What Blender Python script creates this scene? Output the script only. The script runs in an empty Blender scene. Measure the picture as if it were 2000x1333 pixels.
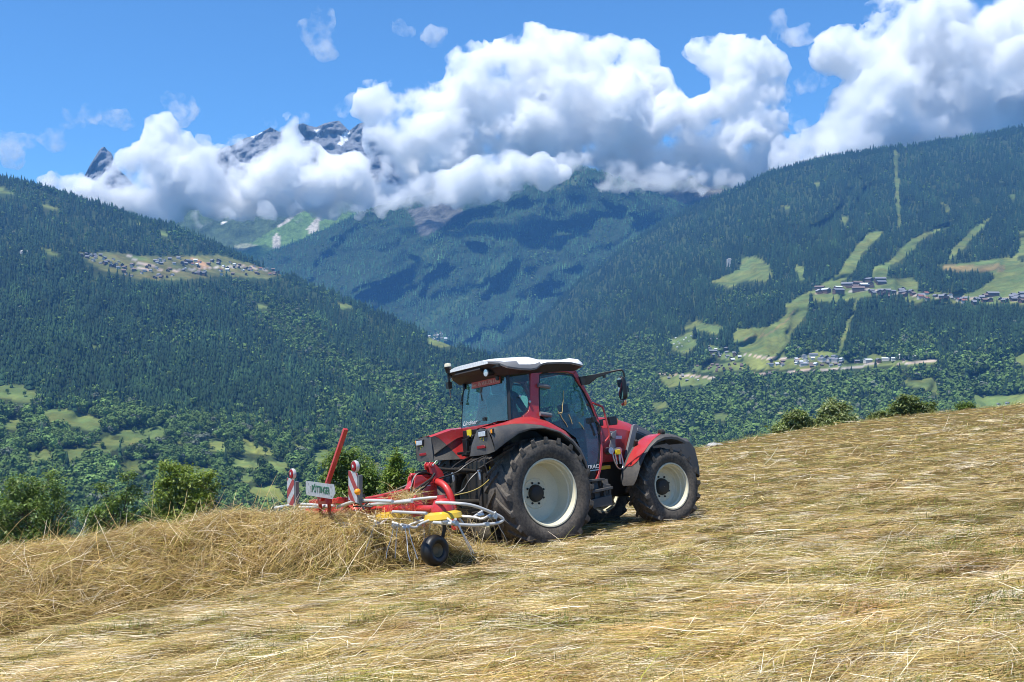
import bpy, bmesh, math, random
import numpy as np
from mathutils import Vector, Matrix

# ------------------------------------------------------------------ camera, sky, sun
scene = bpy.context.scene
COL = scene.collection
cam_data = bpy.data.cameras.new("camera")
cam = bpy.data.objects.new("camera", cam_data)
COL.objects.link(cam)
cam_data.lens = 36.0
cam_data.sensor_width = 36.0
cam_data.clip_start = 0.1
cam_data.clip_end = 60000.0
cam.rotation_euler = (math.radians(90), 0, 0)      # the eye is the origin, looking along +Y, level
scene.camera = cam
SUN = Vector((-0.30, -0.20, 0.93)).normalized()    # towards the sun: near noon, a little behind the camera's left
world = bpy.data.worlds.new("World")
scene.world = world
world.use_nodes = True
nt = world.node_tree
nt.nodes.clear()
sky = nt.nodes.new("ShaderNodeTexSky")
sky.sky_type = 'NISHITA'
sky.sun_disc = False
sky.sun_elevation = math.asin(SUN.z)
sky.sun_rotation = math.atan2(SUN.x, SUN.y)
sky.altitude = 1400
sky.air_density = 1.0
sky.dust_density = 0.1
sky.ozone_density = 10.0
bg = nt.nodes.new("ShaderNodeBackground")
bg.inputs["Strength"].default_value = 0.12
out = nt.nodes.new("ShaderNodeOutputWorld")
hs = nt.nodes.new("ShaderNodeMix")                  # the deep blue of clear mountain air
hs.data_type = 'RGBA'; hs.blend_type = 'MULTIPLY'; hs.inputs[0].default_value = 1.0
hs.inputs[7].default_value = (0.67, 0.91, 0.97, 1)
nt.links.new(sky.outputs[0], hs.inputs[6])
nt.links.new(hs.outputs[2], bg.inputs[0])
nt.links.new(bg.outputs[0], out.inputs[0])
sd = bpy.data.lights.new("sun", 'SUN')
sd.energy = 4.2
sd.angle = math.radians(0.5)
sd.color = (1.0, 0.96, 0.89)
sun = bpy.data.objects.new("sun", sd)
COL.objects.link(sun)
sun.rotation_euler = SUN.to_track_quat('Z', 'Y').to_euler()
scene.view_settings.view_transform = 'Standard'
scene.view_settings.look = 'None'
scene.view_settings.exposure = 0.7
scene.view_settings.gamma = 1.0
scene.cycles.use_denoising = True
scene.cycles.filter_width = 1.0
scene.cycles.max_bounces = 20
scene.cycles.diffuse_bounces = 3
scene.cycles.glossy_bounces = 3
scene.cycles.transmission_bounces = 6
scene.cycles.transparent_max_bounces = 16
scene.cycles.volume_bounces = 20

# ------------------------------------------------------------------ helpers
F = 2000.0                                          # focal length in pixels of the 2000 px wide photograph
def uv(px, py):
    return (np.asarray(px, float) - 1000.0) / F, -(np.asarray(py, float) - 666.5) / F
def far_point(px, py, d):
    u, e = uv(px, py)
    return Vector((u * d, d, e * d))

def tag(o, label=None, cat=None, group=None, kind=None):
    if label: o["label"] = label
    if cat: o["category"] = cat
    if group: o["group"] = group
    if kind: o["kind"] = kind
    return o

def link(name, me, mat=None, parent=None):
    o = bpy.data.objects.new(name, me)
    COL.objects.link(o)
    if mat is not None:
        for m in (mat if isinstance(mat, (list, tuple)) else [mat]):
            me.materials.append(m)
    if parent is not None:
        o.parent = parent
    return o

def empty(name, loc=(0, 0, 0), rz=0.0):
    o = bpy.data.objects.new(name, None)
    o.empty_display_size = 0.2
    o.location = loc
    o.rotation_euler = (0, 0, rz)
    COL.objects.link(o)
    return o

def np_mesh(name, V, polys, smooth=False, color=None):
    """V (n,3); polys (m,k) all of one size, or a list of such arrays."""
    me = bpy.data.meshes.new(name)
    V = np.ascontiguousarray(V, dtype=np.float32)
    if not isinstance(polys, list): polys = [polys]
    polys = [np.asarray(p, dtype=np.int32) for p in polys if len(p)]
    me.vertices.add(len(V))
    me.vertices.foreach_set("co", V.ravel())
    loops = np.concatenate([p.ravel() for p in polys])
    sizes = np.concatenate([np.full(len(p), p.shape[1], np.int32) for p in polys])
    me.loops.add(len(loops))
    me.loops.foreach_set("vertex_index", loops)
    me.polygons.add(len(sizes))
    st = np.zeros(len(sizes), np.int32); st[1:] = np.cumsum(sizes)[:-1]
    me.polygons.foreach_set("loop_start", st)
    me.polygons.foreach_set("loop_total", sizes)
    if smooth:
        me.polygons.foreach_set("use_smooth", np.ones(len(sizes), bool))
    me.update(calc_edges=True)
    if color is not None:
        a = me.color_attributes.new("tint", 'FLOAT_COLOR', 'POINT')
        c = np.ones((len(V), 4), np.float32); c[:, :3] = color
        a.data.foreach_set("color", c.ravel())
    return me

_prm = np.random.RandomState(7).permutation(4096)
_prm = np.concatenate([_prm, _prm, _prm])
_grd = np.random.RandomState(8).normal(size=(4096, 3)); _grd /= np.linalg.norm(_grd, axis=1)[:, None]
_grd = _grd.astype(np.float32)
def perlin(P):
    P = np.asarray(P, np.float32)
    I = np.floor(P).astype(np.int64); f = (P - I).astype(np.float32); I &= 2047
    w = f * f * f * (f * (f * 6 - 15) + 10)
    r = 0
    for dx in (0, 1):
        for dy in (0, 1):
            for dz in (0, 1):
                h = _prm[_prm[_prm[(I[..., 0] + dx) & 2047] + ((I[..., 1] + dy) & 2047)] + ((I[..., 2] + dz) & 2047)]
                g = _grd[h]
                d = g[..., 0] * (f[..., 0] - dx) + g[..., 1] * (f[..., 1] - dy) + g[..., 2] * (f[..., 2] - dz)
                ww = (w[..., 0] if dx else 1 - w[..., 0]) * (w[..., 1] if dy else 1 - w[..., 1]) * (w[..., 2] if dz else 1 - w[..., 2])
                r = r + d * ww
    return r * 1.5
def fbm(P, o=5, lac=2.03, gain=0.5, billow=False):
    P = np.asarray(P, np.float32); a = 1.0; s = 0; r = 0
    for k in range(o):
        n = perlin(P + 17.3 * k)
        r = r + a * ((np.abs(n) * 2 - 0.55) if billow else n); s += a; a *= gain; P = P * lac
    return r / s
def smooth(a, b, x):
    t = np.clip((np.asarray(x, float) - a) / (b - a), 0, 1); return t * t * (3 - 2 * t)
def curve(pts):
    xs = np.array([p[0] for p in pts], float); ys = np.array([p[1] for p in pts], float)
    return lambda x: np.interp(x, xs, ys)

class N:
    """terse node-tree writer"""
    def __init__(s, name):
        s.m = bpy.data.materials.new(name); s.m.use_nodes = True
        s.t = s.m.node_tree; s.t.nodes.clear()
        s.o = s.t.nodes.new("ShaderNodeOutputMaterial")
    def n(s, typ, ins=None, **kw):
        x = s.t.nodes.new("ShaderNode" + typ)
        for k, v in kw.items(): setattr(x, k, v)
        for k, v in (ins or {}).items(): s.put(x, k, v)
        return x
    def put(s, x, k, v):
        if isinstance(v, tuple) and len(v) == 2 and hasattr(v[0], "outputs"): s.t.links.new(v[0].outputs[v[1]], x.inputs[k])
        elif hasattr(v, "outputs"): s.t.links.new(v.outputs[0], x.inputs[k])
        elif isinstance(v, (tuple, list)) and len(v) == 3 and x.inputs[k].type == 'RGBA': x.inputs[k].default_value = (*v, 1)
        else: x.inputs[k].default_value = v
    def ramp(s, fac, stops, interp='LINEAR'):
        r = s.n("ValToRGB"); s.put(r, "Fac", fac); r.color_ramp.interpolation = interp
        e = r.color_ramp.elements
        while len(e) > 1: e.remove(e[-1])
        for i, (p, c) in enumerate(stops):
            q = e[0] if i == 0 else e.new(p)
            q.position = p; q.color = (c, c, c, 1) if isinstance(c, (int, float)) else (*c, 1)
        return r
    def noise(s, scale, detail=4, rough=0.55, vec=None, **kw):
        x = s.n("TexNoise", {"Scale": scale, "Detail": detail, "Roughness": rough}, **kw)
        if vec is not None: s.put(x, "Vector", vec)
        return x
    def mix(s, fac, a, b, blend='MIX'):
        x = s.n("Mix", data_type='RGBA', blend_type=blend)
        s.put(x, 0, fac); s.put(x, 6, a); s.put(x, 7, b)
        return (x, 2)
    def surf(s, sh, k="Surface"):
        s.t.links.new(sh.outputs[0], s.o.inputs[k]); return s.m
    def bsdf(s, col, rough=0.6, bump=None, bstr=0.3, bdist=0.02, **ins):
        b = s.n("BsdfPrincipled")
        s.put(b, "Base Color", col); s.put(b, "Roughness", rough)
        for k, v in ins.items(): s.put(b, k.replace("_", " "), v)
        if bump is not None:
            bp = s.n("Bump", {"Strength": bstr, "Distance": bdist}); s.put(bp, "Height", bump)
            s.put(b, "Normal", bp)
        return b

# ------------------------------------------------------------------ modelling helper for the machines
class MB:
    """collects shaped pieces, then links them as one mesh object"""
    def __init__(s): s.V, s.Q, s.M, s.mi = [], [], [], 0
    def use(s, i): s.mi = i; return s
    def face(s, idx): s.Q.append(tuple(idx)); s.M.append(s.mi)
    def add(s, V, faces):
        b = len(s.V); s.V += [tuple(map(float, v)) for v in V]
        for f in faces: s.face([b + i for i in f])
        return s
    def loft(s, rings, closed=True, cap0=True, cap1=True):
        n = len(rings[0]); V = [v for r in rings for v in r]; Fc = []
        for k in range(len(rings) - 1):
            for j in range(n if closed else n - 1):
                Fc.append((k * n + j, k * n + (j + 1) % n, (k + 1) * n + (j + 1) % n, (k + 1) * n + j))
        if closed and cap0: Fc.append(tuple(range(n - 1, -1, -1)))
        if closed and cap1: Fc.append(tuple((len(rings) - 1) * n + j for j in range(n)))
        return s.add(V, Fc)
    def box(s, c, d, R=None):
        R = R or Matrix.Identity(3)
        V = [Vector(c) + R @ Vector((sx * d[0] / 2, sy * d[1] / 2, sz * d[2] / 2)) for sx in (-1, 1) for sy in (-1, 1) for sz in (-1, 1)]
        return s.add(V, [(0, 1, 3, 2), (4, 6, 7, 5), (0, 4, 5, 1), (2, 3, 7, 6), (0, 2, 6, 4), (1, 5, 7, 3)])
    def bar(s, a, b, w, h=None, up=(0, 0, 1)):
        a, b = Vector(a), Vector(b); h = h or w
        d = (b - a).normalized(); x = d.cross(Vector(up))
        if x.length < 1e-3: x = d.cross(Vector((0, 1, 0)))
        x.normalize(); z = x.cross(d)
        return s.loft([[p + x * (w / 2 * i) + z * (h / 2 * j) for i, j in ((-1, -1), (1, -1), (1, 1), (-1, 1))] for p in (a, b)])
    def tube(s, pts, r, n=10, caps=True, smooth=0):
        P = [Vector(p) for p in pts]
        for _ in range(smooth):                           # round the corners
            q = [P[0]]
            for i in range(len(P) - 1): q += [P[i] * .75 + P[i + 1] * .25, P[i] * .25 + P[i + 1] * .75]
            P = q + [P[-1]]
        rs = r if isinstance(r, (list, tuple)) else [r] * len(P)
        if len(rs) != len(P): rs = [rs[0] + (rs[-1] - rs[0]) * i / (len(P) - 1) for i in range(len(P))]
        t0 = (P[1] - P[0]).normalized(); x = t0.cross(Vector((0.13, 0.22, 0.97)))
        if x.length < .05: x = t0.cross(Vector((0, 1, 0)))
        x.normalize(); rings = []
        for i, p in enumerate(P):
            t = ((P[min(i + 1, len(P) - 1)] - P[max(i - 1, 0)])).normalized()
            x = (x - t * x.dot(t)).normalized(); y = t.cross(x)
            rings.append([p + (x * math.cos(6.2832 * j / n) + y * math.sin(6.2832 * j / n)) * rs[i] for j in range(n)])
        return s.loft(rings, True, caps, caps)
    def lathe(s, prof, c=(0, 0, 0), axis='Y', n=48, caps=False):
        """prof: (along axis, radius)"""
        c = Vector(c); ax = {'X': 0, 'Y': 1, 'Z': 2}[axis]; o = [(1, 2), (2, 0), (0, 1)][ax]
        rings = []
        for a, r in prof:
            ring = []
            for j in range(n):
                v = [0, 0, 0]; v[ax] = a; v[o[0]] = r * math.cos(6.2832 * j / n); v[o[1]] = r * math.sin(6.2832 * j / n)
                ring.append(c + Vector(v))
            rings.append(ring)
        return s.loft(rings, True, caps, caps)
    def plate(s, poly, t, plane='XZ', at=0.0, f=None):
        """a flat outline with thickness; f maps (a, b, depth) to a point"""
        f = f or {'XZ': lambda a, b, d: (a, at + d, b), 'YZ': lambda a, b, d: (at + d, a, b), 'XY': lambda a, b, d: (a, b, at + d)}[plane]
        n = len(poly)
        V = [f(a, b, -t / 2) for a, b in poly] + [f(a, b, t / 2) for a, b in poly]
        return s.add(V, [tuple(range(n - 1, -1, -1)), tuple(range(n, 2 * n))] + [(i, (i + 1) % n, n + (i + 1) % n, n + i) for i in range(n)])
    def sphere(s, c, r, n=12, sq=(1, 1, 1)):
        m = n // 2; rings = []
        for i in range(1, m):
            a = math.pi * i / m
            rings.append([(c[0] + r * sq[0] * math.sin(a) * math.cos(6.2832 * j / n), c[1] + r * sq[1] * math.sin(a) * math.sin(6.2832 * j / n), c[2] - r * sq[2] * math.cos(a)) for j in range(n)])
        return s.loft(rings)
    def build_each(s, name, mat, parent=None, *a, **k):
        """every loose piece becomes an object of its own"""
        g = list(range(len(s.V)))
        def find(i):
            while g[i] != i: g[i] = g[g[i]]; i = g[i]
            return i
        for f in s.Q:
            for i in f[1:]: g[find(i)] = find(f[0])
        parts = {}
        for f, mi in zip(s.Q, s.M): parts.setdefault(find(f[0]), []).append((f, mi))
        out = []
        for fs in parts.values():
            ids = sorted({i for f, _ in fs for i in f}); mp = {i: j for j, i in enumerate(ids)}
            m = MB(); m.V = [s.V[i] for i in ids]; m.Q = [tuple(mp[i] for i in f) for f, _ in fs]; m.M = [mi for _, mi in fs]
            out.append(m.build(name, mat, parent, *a, **k))
        return out
    def build(s, name, mat, parent=None, bevel=0.0, angle=40, seg=2, label=None):
        me = bpy.data.meshes.new(name)
        me.from_pydata(s.V, [], s.Q); me.update()
        o = link(name, me, mat, parent)
        me.polygons.foreach_set("material_index", s.M)
        bm = bmesh.new(); bm.from_mesh(me); bmesh.ops.recalc_face_normals(bm, faces=bm.faces); bm.to_mesh(me); bm.free()
        me.polygons.foreach_set("use_smooth", np.ones(len(me.polygons), bool))
        me.set_sharp_from_angle(angle=math.radians(angle))
        if bevel:
            b = o.modifiers.new("bevel", 'BEVEL'); b.width = bevel; b.segments = seg; b.limit_method = 'ANGLE'; b.angle_limit = math.radians(35)
            b.harden_normals = False
        if label: o["label"] = label
        return o

def lettering(text, size, origin, right, up, mat, parent, name="lettering", extrude=0.002, shear=0.0, align='CENTER', bold=0.0, width=None):
    cu = bpy.data.curves.new("text", 'FONT'); cu.body = text; cu.size = size; cu.extrude = extrude; cu.shear = shear; cu.offset = bold
    cu.align_x = align; cu.align_y = 'CENTER'
    tmp = bpy.data.objects.new("text", cu); COL.objects.link(tmp)
    dg = bpy.context.evaluated_depsgraph_get(); me = bpy.data.meshes.new_from_object(tmp.evaluated_get(dg))
    bpy.data.objects.remove(tmp); bpy.data.curves.remove(cu)
    me.name = name
    x, y = Vector(right).normalized(), Vector(up).normalized(); y = (y - x * y.dot(x)).normalized(); z = x.cross(y)
    k = 1.0
    if width:
        xs = [v.co.x for v in me.vertices]; k = width / (max(xs) - min(xs))
    for v in me.vertices: v.co = Vector(origin) + x * v.co.x * k + y * v.co.y + z * v.co.z
    return link(name, me, mat, parent)

def paint_mat(name, col, rough=0.3, dust=0.35, coat=0.5, metal=0.0, dustcol=(0.30, 0.25, 0.17), scale=6.0):
    """painted or plastic surface with a film of field dust in patches"""
    a = N(name); tc = a.n("TexCoord")
    n1 = a.noise(scale, 6, 0.65, (tc, 3)); n2 = a.noise(scale * 9, 4, 0.6, (tc, 3))
    g = a.n("Math", {0: n1, 1: n2}, operation='ADD')
    f = a.n("MapRange", {0: g, 1: 0.85, 2: 1.25, 3: dust * .25, 4: dust})
    c = a.mix(f, col, dustcol)
    r = a.n("MapRange", {0: g, 1: 0.8, 2: 1.3, 3: rough, 4: min(rough + .25, 1)})
    return a.surf(a.bsdf(c, r, bump=n2, bstr=0.04, bdist=0.004, Metallic=metal, Coat_Weight=coat, Coat_Roughness=0.12))
def flat_mat(name, col, rough=0.5, metal=0.0, **k):
    a = N(name); tc = a.n("TexCoord"); n = a.noise(22.0, 4, 0.6, (tc, 3))
    c = a.mix(1.0, col, a.ramp((n, 0), [(.3, .8), (.7, 1.15)]), 'MULTIPLY')
    return a.surf(a.bsdf(c, rough, Metallic=metal, **k))
def glass_mat(name, tint, gloss=1.0):
    a = N(name); tc = a.n("TexCoord")
    t = a.n("BsdfTransparent", {"Color": tint}); g = a.n("BsdfGlossy", {"Color": (1, 1, 1), "Roughness": 0.03})
    lw = a.n("LayerWeight", {"Blend": 0.5})               # reflection of a thin pane: a little head-on, much at a glance
    p5 = a.n("Math", {0: (lw, 1), 1: 3.5}, operation='POWER'); fr = a.n("MapRange", {0: p5, 1: 0.0, 2: 1.0, 3: 0.055, 4: 0.9})
    n = a.noise(5.0, 5, .6, (tc, 3)); d = a.n("BsdfDiffuse", {"Color": (.45, .42, .34)})
    m1 = a.n("MixShader", {0: fr, 1: t, 2: g})
    f = a.n("MapRange", {0: n, 1: .4, 2: .8, 3: 0.01, 4: 0.045})
    return a.surf(a.n("MixShader", {0: f, 1: m1, 2: d}))
RED = paint_mat("red_paint", (0.48, 0.012, 0.018), 0.3, 0.30, dustcol=(.24, .17, .12))
REDM = paint_mat("red_implement_paint", (0.55, 0.016, 0.016), 0.32, 0.12)
GREY = paint_mat("dark_grey_plastic", (0.050, 0.050, 0.054), 0.5, 0.24, 0.0)
GREY2 = paint_mat("mid_grey_panel", (0.15, 0.155, 0.17), 0.42, 0.2, 0.1)
BLACK = flat_mat("black_plastic", (0.012, 0.012, 0.013), 0.45)
IRON = paint_mat("greasy_iron", (0.018, 0.017, 0.016), 0.5, 0.25, 0.0, dustcol=(.12, .095, .065))
RUBBER = paint_mat("dusty_rubber", (0.022, 0.020, 0.019), 0.8, 0.70, 0.0, dustcol=(0.20, 0.17, 0.135), scale=3.0)
RIM = paint_mat("cream_rim_paint", (0.74, 0.69, 0.50), 0.42, 0.3, 0.15, dustcol=(.45, .41, .33))
WHITE = flat_mat("white_roof_paint", (0.80, 0.80, 0.79), 0.35)
STEEL = flat_mat("bare_steel", (0.50, 0.50, 0.49), 0.32, 0.9)
GALV = paint_mat("galvanised_tube", (0.66, 0.645, 0.60), 0.4, 0.2, 0.0, 0.35, dustcol=(.45, .42, .36))
YELLOW = paint_mat("yellow_paint", (0.75, 0.48, 0.02), 0.35, 0.15)
STICK = flat_mat("yellow_sticker", (0.80, 0.62, 0.02), 0.4)
ORANGE = flat_mat("orange_lens", (0.95, 0.33, 0.01), 0.2)
REDLENS = flat_mat("red_lens", (0.30, 0.006, 0.01), 0.12)
LAMPGLASS = flat_mat("lamp_glass", (0.72, 0.74, 0.76), 0.08, 0.35)
GLASS = glass_mat("tinted_glass", (0.70, 0.84, 0.81))
LETTERW = flat_mat("white_letters", (0.62, 0.62, 0.62), 0.4)

# ------------------------------------------------------------------ mountains
def inpoly(px, py, poly):
    px = np.asarray(px, float); py = np.asarray(py, float); r = np.zeros(px.shape, bool)
    n = len(poly)
    for i in range(n):
        x1, y1 = poly[i]; x2, y2 = poly[(i + 1) % n]
        if y1 == y2: continue
        c = ((y1 > py) != (y2 > py)) & (px < (x2 - x1) * (py - y1) / (y2 - y1) + x1)
        r ^= c
    return r

class Slope:
    """One mountainside: a ridge line at its own distance falling towards the viewer to a foot at its own distance."""
    def __init__(s, top, bot, dtop, dbot, power=1.0, relief=0.05, rscale=420.0, seed=0, x0=-70, x1=2070, spur=None):
        s.top, s.bot, s.dt, s.db = curve(top), curve(bot), curve(dtop), curve(dbot)
        s.p, s.rel, s.rs, s.seed, s.x0, s.x1, s.spur = power, relief, rscale, seed, x0, x1, spur
    def depth(s, px, py):
        t, b = s.top(px), s.bot(px)
        q = np.clip((b - py) / np.maximum(b - t, 1), 0, 1)
        d0 = s.db(px) * (s.dt(px) / s.db(px)) ** (q ** s.p)
        u, e = uv(px, py)
        P = np.stack([u * d0 * 1.0, d0 * 0.5, e * d0 * 1.3], -1) / s.rs + s.seed
        k = s.rel * fbm(P, 4)
        if s.spur:                                        # spurs and gullies running down the slope
            lean, w, amp = s.spur
            g = np.stack([(px + lean * py) / w + 1.3 * fbm(np.stack([px / 150, py / 100, px * 0 + s.seed], -1), 3), py / (w * 2.5), px * 0], -1)
            k = k + amp * (np.abs(fbm(g, 3)) * 2 - .5) * np.clip(q * 4, 0, 1) * np.clip((1 - q) * 5, 0.15, 1)
        return d0 * (1 + k)
    def pos(s, px, py):
        d = s.depth(px, py); u, e = uv(px, py)
        return np.stack([u * d, d, e * d], -1)
    def mesh(s, name, mat, step=6, rows=110, tint=None, back=1500.0):
        X = np.arange(s.x0, s.x1 + 1, step, dtype=float)
        T = np.linspace(0, 1, rows)
        PX = np.repeat(X[None], rows, 0)
        PY = s.bot(PX) + (s.top(PX) - s.bot(PX)) * T[:, None]
        V = s.pos(PX, PY)
        c = tint(PX, PY) if tint else None
        # the far side of the ridge, falling away behind it
        ks = np.array([0.03, 0.12, 0.4, 1.0])
        top = V[-1]
        bk = np.stack([top + np.stack([top[:, 0] / top[:, 1] * back * k * .2, np.full(len(X), back * k * .2), np.full(len(X), -back * k * .42)], -1) for k in ks])
        V = np.concatenate([V, bk]); R = rows + len(ks); C = len(X)
        if c is not None: c = np.concatenate([c, np.repeat(c[-1:], len(ks), 0)])
        i = np.arange(R - 1)[:, None] * C + np.arange(C - 1)[None]
        Q = np.stack([i, i + 1, i + C + 1, i + C], -1).reshape(-1, 4)
        me = np_mesh(name, V.reshape(-1, 3), Q, True, None if c is None else c.reshape(-1, 3))
        return link(name, me, mat)

def ground_mat():
    a = N("mountain_ground")
    at = a.n("Attribute", attribute_name="tint")
    tc = a.n("TexCoord")
    n1 = a.noise(0.02, 6, 0.65, (tc, 3)); n2 = a.noise(0.004, 3, 0.5, (tc, 3))
    v = a.ramp((n1, 0), [(0.3, 0.6), (0.7, 1.35)]); w = a.ramp((n2, 0), [(0.3, 0.75), (0.7, 1.25)])
    n3 = a.noise(0.011, 5, 0.7, (tc, 3)); t = a.mix(a.ramp((n3, 0), [(.42, 0.0), (.62, 1.0)]), (1, 1, 1), (1.5, 1.15, 1.0))
    c = a.mix(1.0, (at, 0), v, 'MULTIPLY'); c = a.mix(1.0, c, w, 'MULTIPLY'); c = a.mix(1.0, c, t, 'MULTIPLY')
    return a.surf(a.bsdf(c, 0.95, bump=n1, bstr=0.6, bdist=6.0, Specular_IOR_Level=0.1))
def rock_mat():
    a = N("mountain_rock")
    at = a.n("Attribute", attribute_name="tint")
    tc = a.n("TexCoord")
    n1 = a.noise(0.012, 8, 0.7, (tc, 3))
    mp = a.n("Mapping", {"Scale": (1.0, 1.0, 0.22)}); a.put(mp, "Vector", (tc, 3))
    n2 = a.noise(0.02, 5, 0.65, mp)
    c = a.mix(1.0, (at, 0), a.ramp((n2, 0), [(0.3, 0.55), (0.7, 1.4)]), 'MULTIPLY')
    return a.surf(a.bsdf(c, 0.95, bump=n1, bstr=1.0, bdist=40.0, Specular_IOR_Level=0.1))
GROUND, ROCK = ground_mat(), rock_mat()
FLOOR = np.array([0.030, 0.050, 0.018]); MEADOW = np.array([0.108, 0.155, 0.048]); HAYM = np.array([0.135, 0.155, 0.054])
def ragged(px, py):
    px, py = np.asarray(px, float), np.asarray(py, float)
    a = fbm(np.stack([px / 24, py / 13, px * 0 + 3], -1), 4, gain=.65); b = fbm(np.stack([px / 24, py / 13, px * 0 + 9], -1), 4, gain=.65)
    return a * 7, b * 4.5
def paint(base, layers, wob=8.0):
    def f(px, py):
        n1, n2 = ragged(px, py)
        n1, n2 = n1 * wob / 8, n2 * wob / 8
        c = np.tile(np.array(base), px.shape + (1,))
        for poly, col in layers:
            c[inpoly(px + n1, py + n2, poly)] = col
        return c
    return f

LM_MEADOW = [
    [(148, 494), (235, 493), (242, 498), (330, 502), (400, 498), (440, 502), (480, 512), (530, 527), (562, 535), (520, 545), (440, 538), (350, 549), (265, 545), (190, 524)],
    [(-20, 363), (12, 370), (32, 382), (0, 380)], [(82, 400), (104, 404), (118, 411), (92, 409)], [(262, 434), (282, 441), (266, 440)],
    [(310, 448), (322, 452), (326, 463), (313, 460)], [(74, 482), (98, 488), (124, 503), (96, 498)], [(230, 494), (262, 500), (330, 512), (300, 515)],
    [(-20, 752), (40, 752), (76, 770), (60, 788), (20, 782), (-20, 778)], [(78, 802), (130, 800), (215, 826), (180, 842), (100, 828)],
    [(165, 882), (200, 858), (250, 838), (332, 832), (325, 850), (262, 868), (215, 882)], [(45, 885), (112, 878), (102, 900), (60, 912)],
    [(326, 860), (362, 852), (352, 870)], [(462, 850), (530, 878), (545, 892), (478, 884)], [(382, 835), (442, 842), (420, 849)],
    [(656, 589), (694, 601), (668, 604)], [(455, 932), (485, 924), (505, 936), (470, 947)], [(556, 946), (590, 938), (604, 962), (570, 967)],
    [(440, 895), (520, 905), (500, 918), (452, 912)], [(560, 865), (600, 872), (590, 880)], [(176, 672), (198, 678), (185, 684)], [(270, 520), (290, 528), (268, 530)],
    [(835, 655), (885, 655), (900, 668), (860, 680), (840, 672)], [(500, 592), (530, 600), (505, 602)], [(330, 905), (430, 918), (400, 934), (345, 925)], [(120, 880), (170, 872), (160, 895), (118, 905)], [(225, 905), (300, 895), (320, 912), (240, 925)], [(400, 860), (450, 866), (440, 885), (405, 880)], [(520, 905), (560, 900), (570, 925), (530, 930)], [(0, 820), (40, 815), (50, 835), (0, 845)], [(480, 955), (540, 945), (560, 975), (500, 985)], [(610, 880), (640, 878), (650, 905), (615, 905)], [(720, 905), (745, 900), (740, 930), (722, 930)]]
RM_MEADOW = [
    [(1690, 460), (1728, 448), (1702, 480), (1684, 498), (1676, 522), (1650, 546), (1602, 572), (1580, 584), (1577, 612), (1552, 642), (1532, 682), (1536, 698), (1490, 709), (1452, 714), (1448, 690), (1428, 662), (1440, 642), (1500, 640), (1540, 612), (1532, 596), (1560, 580), (1602, 560), (1640, 534), (1654, 506), (1674, 480)],
    [(1864, 430), (1832, 452), (1800, 468), (1776, 498), (1742, 518), (1730, 544), (1700, 548), (1704, 524), (1738, 510), (1754, 490), (1782, 466)],
    [(1938, 420), (1922, 442), (1884, 482), (1848, 516), (1858, 490), (1900, 448)], [(1988, 452), (2070, 440), (2070, 500), (1984, 500), (1992, 478)],
    [(1744, 294), (1752, 294), (1761, 446), (1753, 446)], [(1528, 399), (1546, 404), (1534, 411)], [(1588, 360), (1603, 357), (1600, 368)],
    [(1643, 424), (1656, 424), (1653, 439), (1642, 437)], [(1832, 386), (1858, 409), (1850, 414)], [(1970, 381), (1984, 379), (1982, 391)],
    [(1450, 504), (1476, 501), (1502, 520), (1510, 536), (1498, 552), (1452, 548), (1430, 562), (1386, 552), (1430, 534), (1444, 524)],
    [(1554, 519), (1572, 521), (1569, 547), (1559, 546)], [(1826, 517), (1900, 520), (2070, 510), (2070, 584), (1874, 584), (1918, 562), (1944, 544), (1930, 530), (1860, 526)],
    [(1598, 562), (1682, 548), (1782, 542), (1796, 560), (1790, 572), (1702, 578), (1620, 592), (1586, 588)], [(1760, 572), (2070, 577), (2070, 594), (1900, 592), (1770, 590)],
    [(1450, 706), (1500, 704), (1600, 698), (1664, 702), (1640, 718), (1560, 722), (1470, 722)], [(1640, 714), (1700, 708), (1832, 702), (1832, 711), (1700, 718), (1640, 724)],
    [(1286, 738), (1340, 727), (1392, 740), (1380, 752), (1306, 756)], [(1345, 716), (1450, 707), (1454, 722), (1370, 729)], [(1380, 672), (1450, 696), (1440, 708), (1386, 696)],
    [(1306, 664), (1350, 650), (1364, 672), (1340, 692), (1312, 682)],
    [(1330, 642), (1360, 627), (1418, 640), (1400, 652)], [(1672, 580), (1679, 580), (1658, 640), (1642, 692), (1632, 700), (1636, 680), (1652, 636)],
    [(1752, 746), (1832, 738), (1838, 772), (1790, 757)], [(1898, 772), (1960, 774), (2070, 762), (2070, 800), (1900, 806)], [(1978, 690), (2070, 676), (2070, 724), (1985, 712)],
    [(1590, 684), (1640, 690), (1620, 702), (1570, 700)], [(1700, 690), (1740, 700), (1690, 704)], [(1270, 790), (1300, 784), (1310, 795), (1280, 800)],
    [(1390, 812), (1420, 808), (1430, 818), (1395, 822)], [(1840, 520), (1990, 500), (1990, 520), (1850, 530)]]
LM = Slope([(-70, 335), (0, 352), (60, 362), (120, 380), (180, 400), (260, 425), (340, 445), (420, 480), (470, 505), (540, 533), (600, 560), (680, 590), (760, 625), (820, 652), (880, 675), (960, 704), (1060, 740), (1180, 792), (1300, 850), (1400, 910)],
           [(-70, 1180), (400, 1130), (900, 1080), (1400, 1000)], [(-70, 4300), (540, 3800), (960, 3200), (1400, 2700)], [(-70, 800), (1400, 1100)], 1.0, 0.05, 420, 3, -70, 1400, (-.9, 130, .05))
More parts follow.
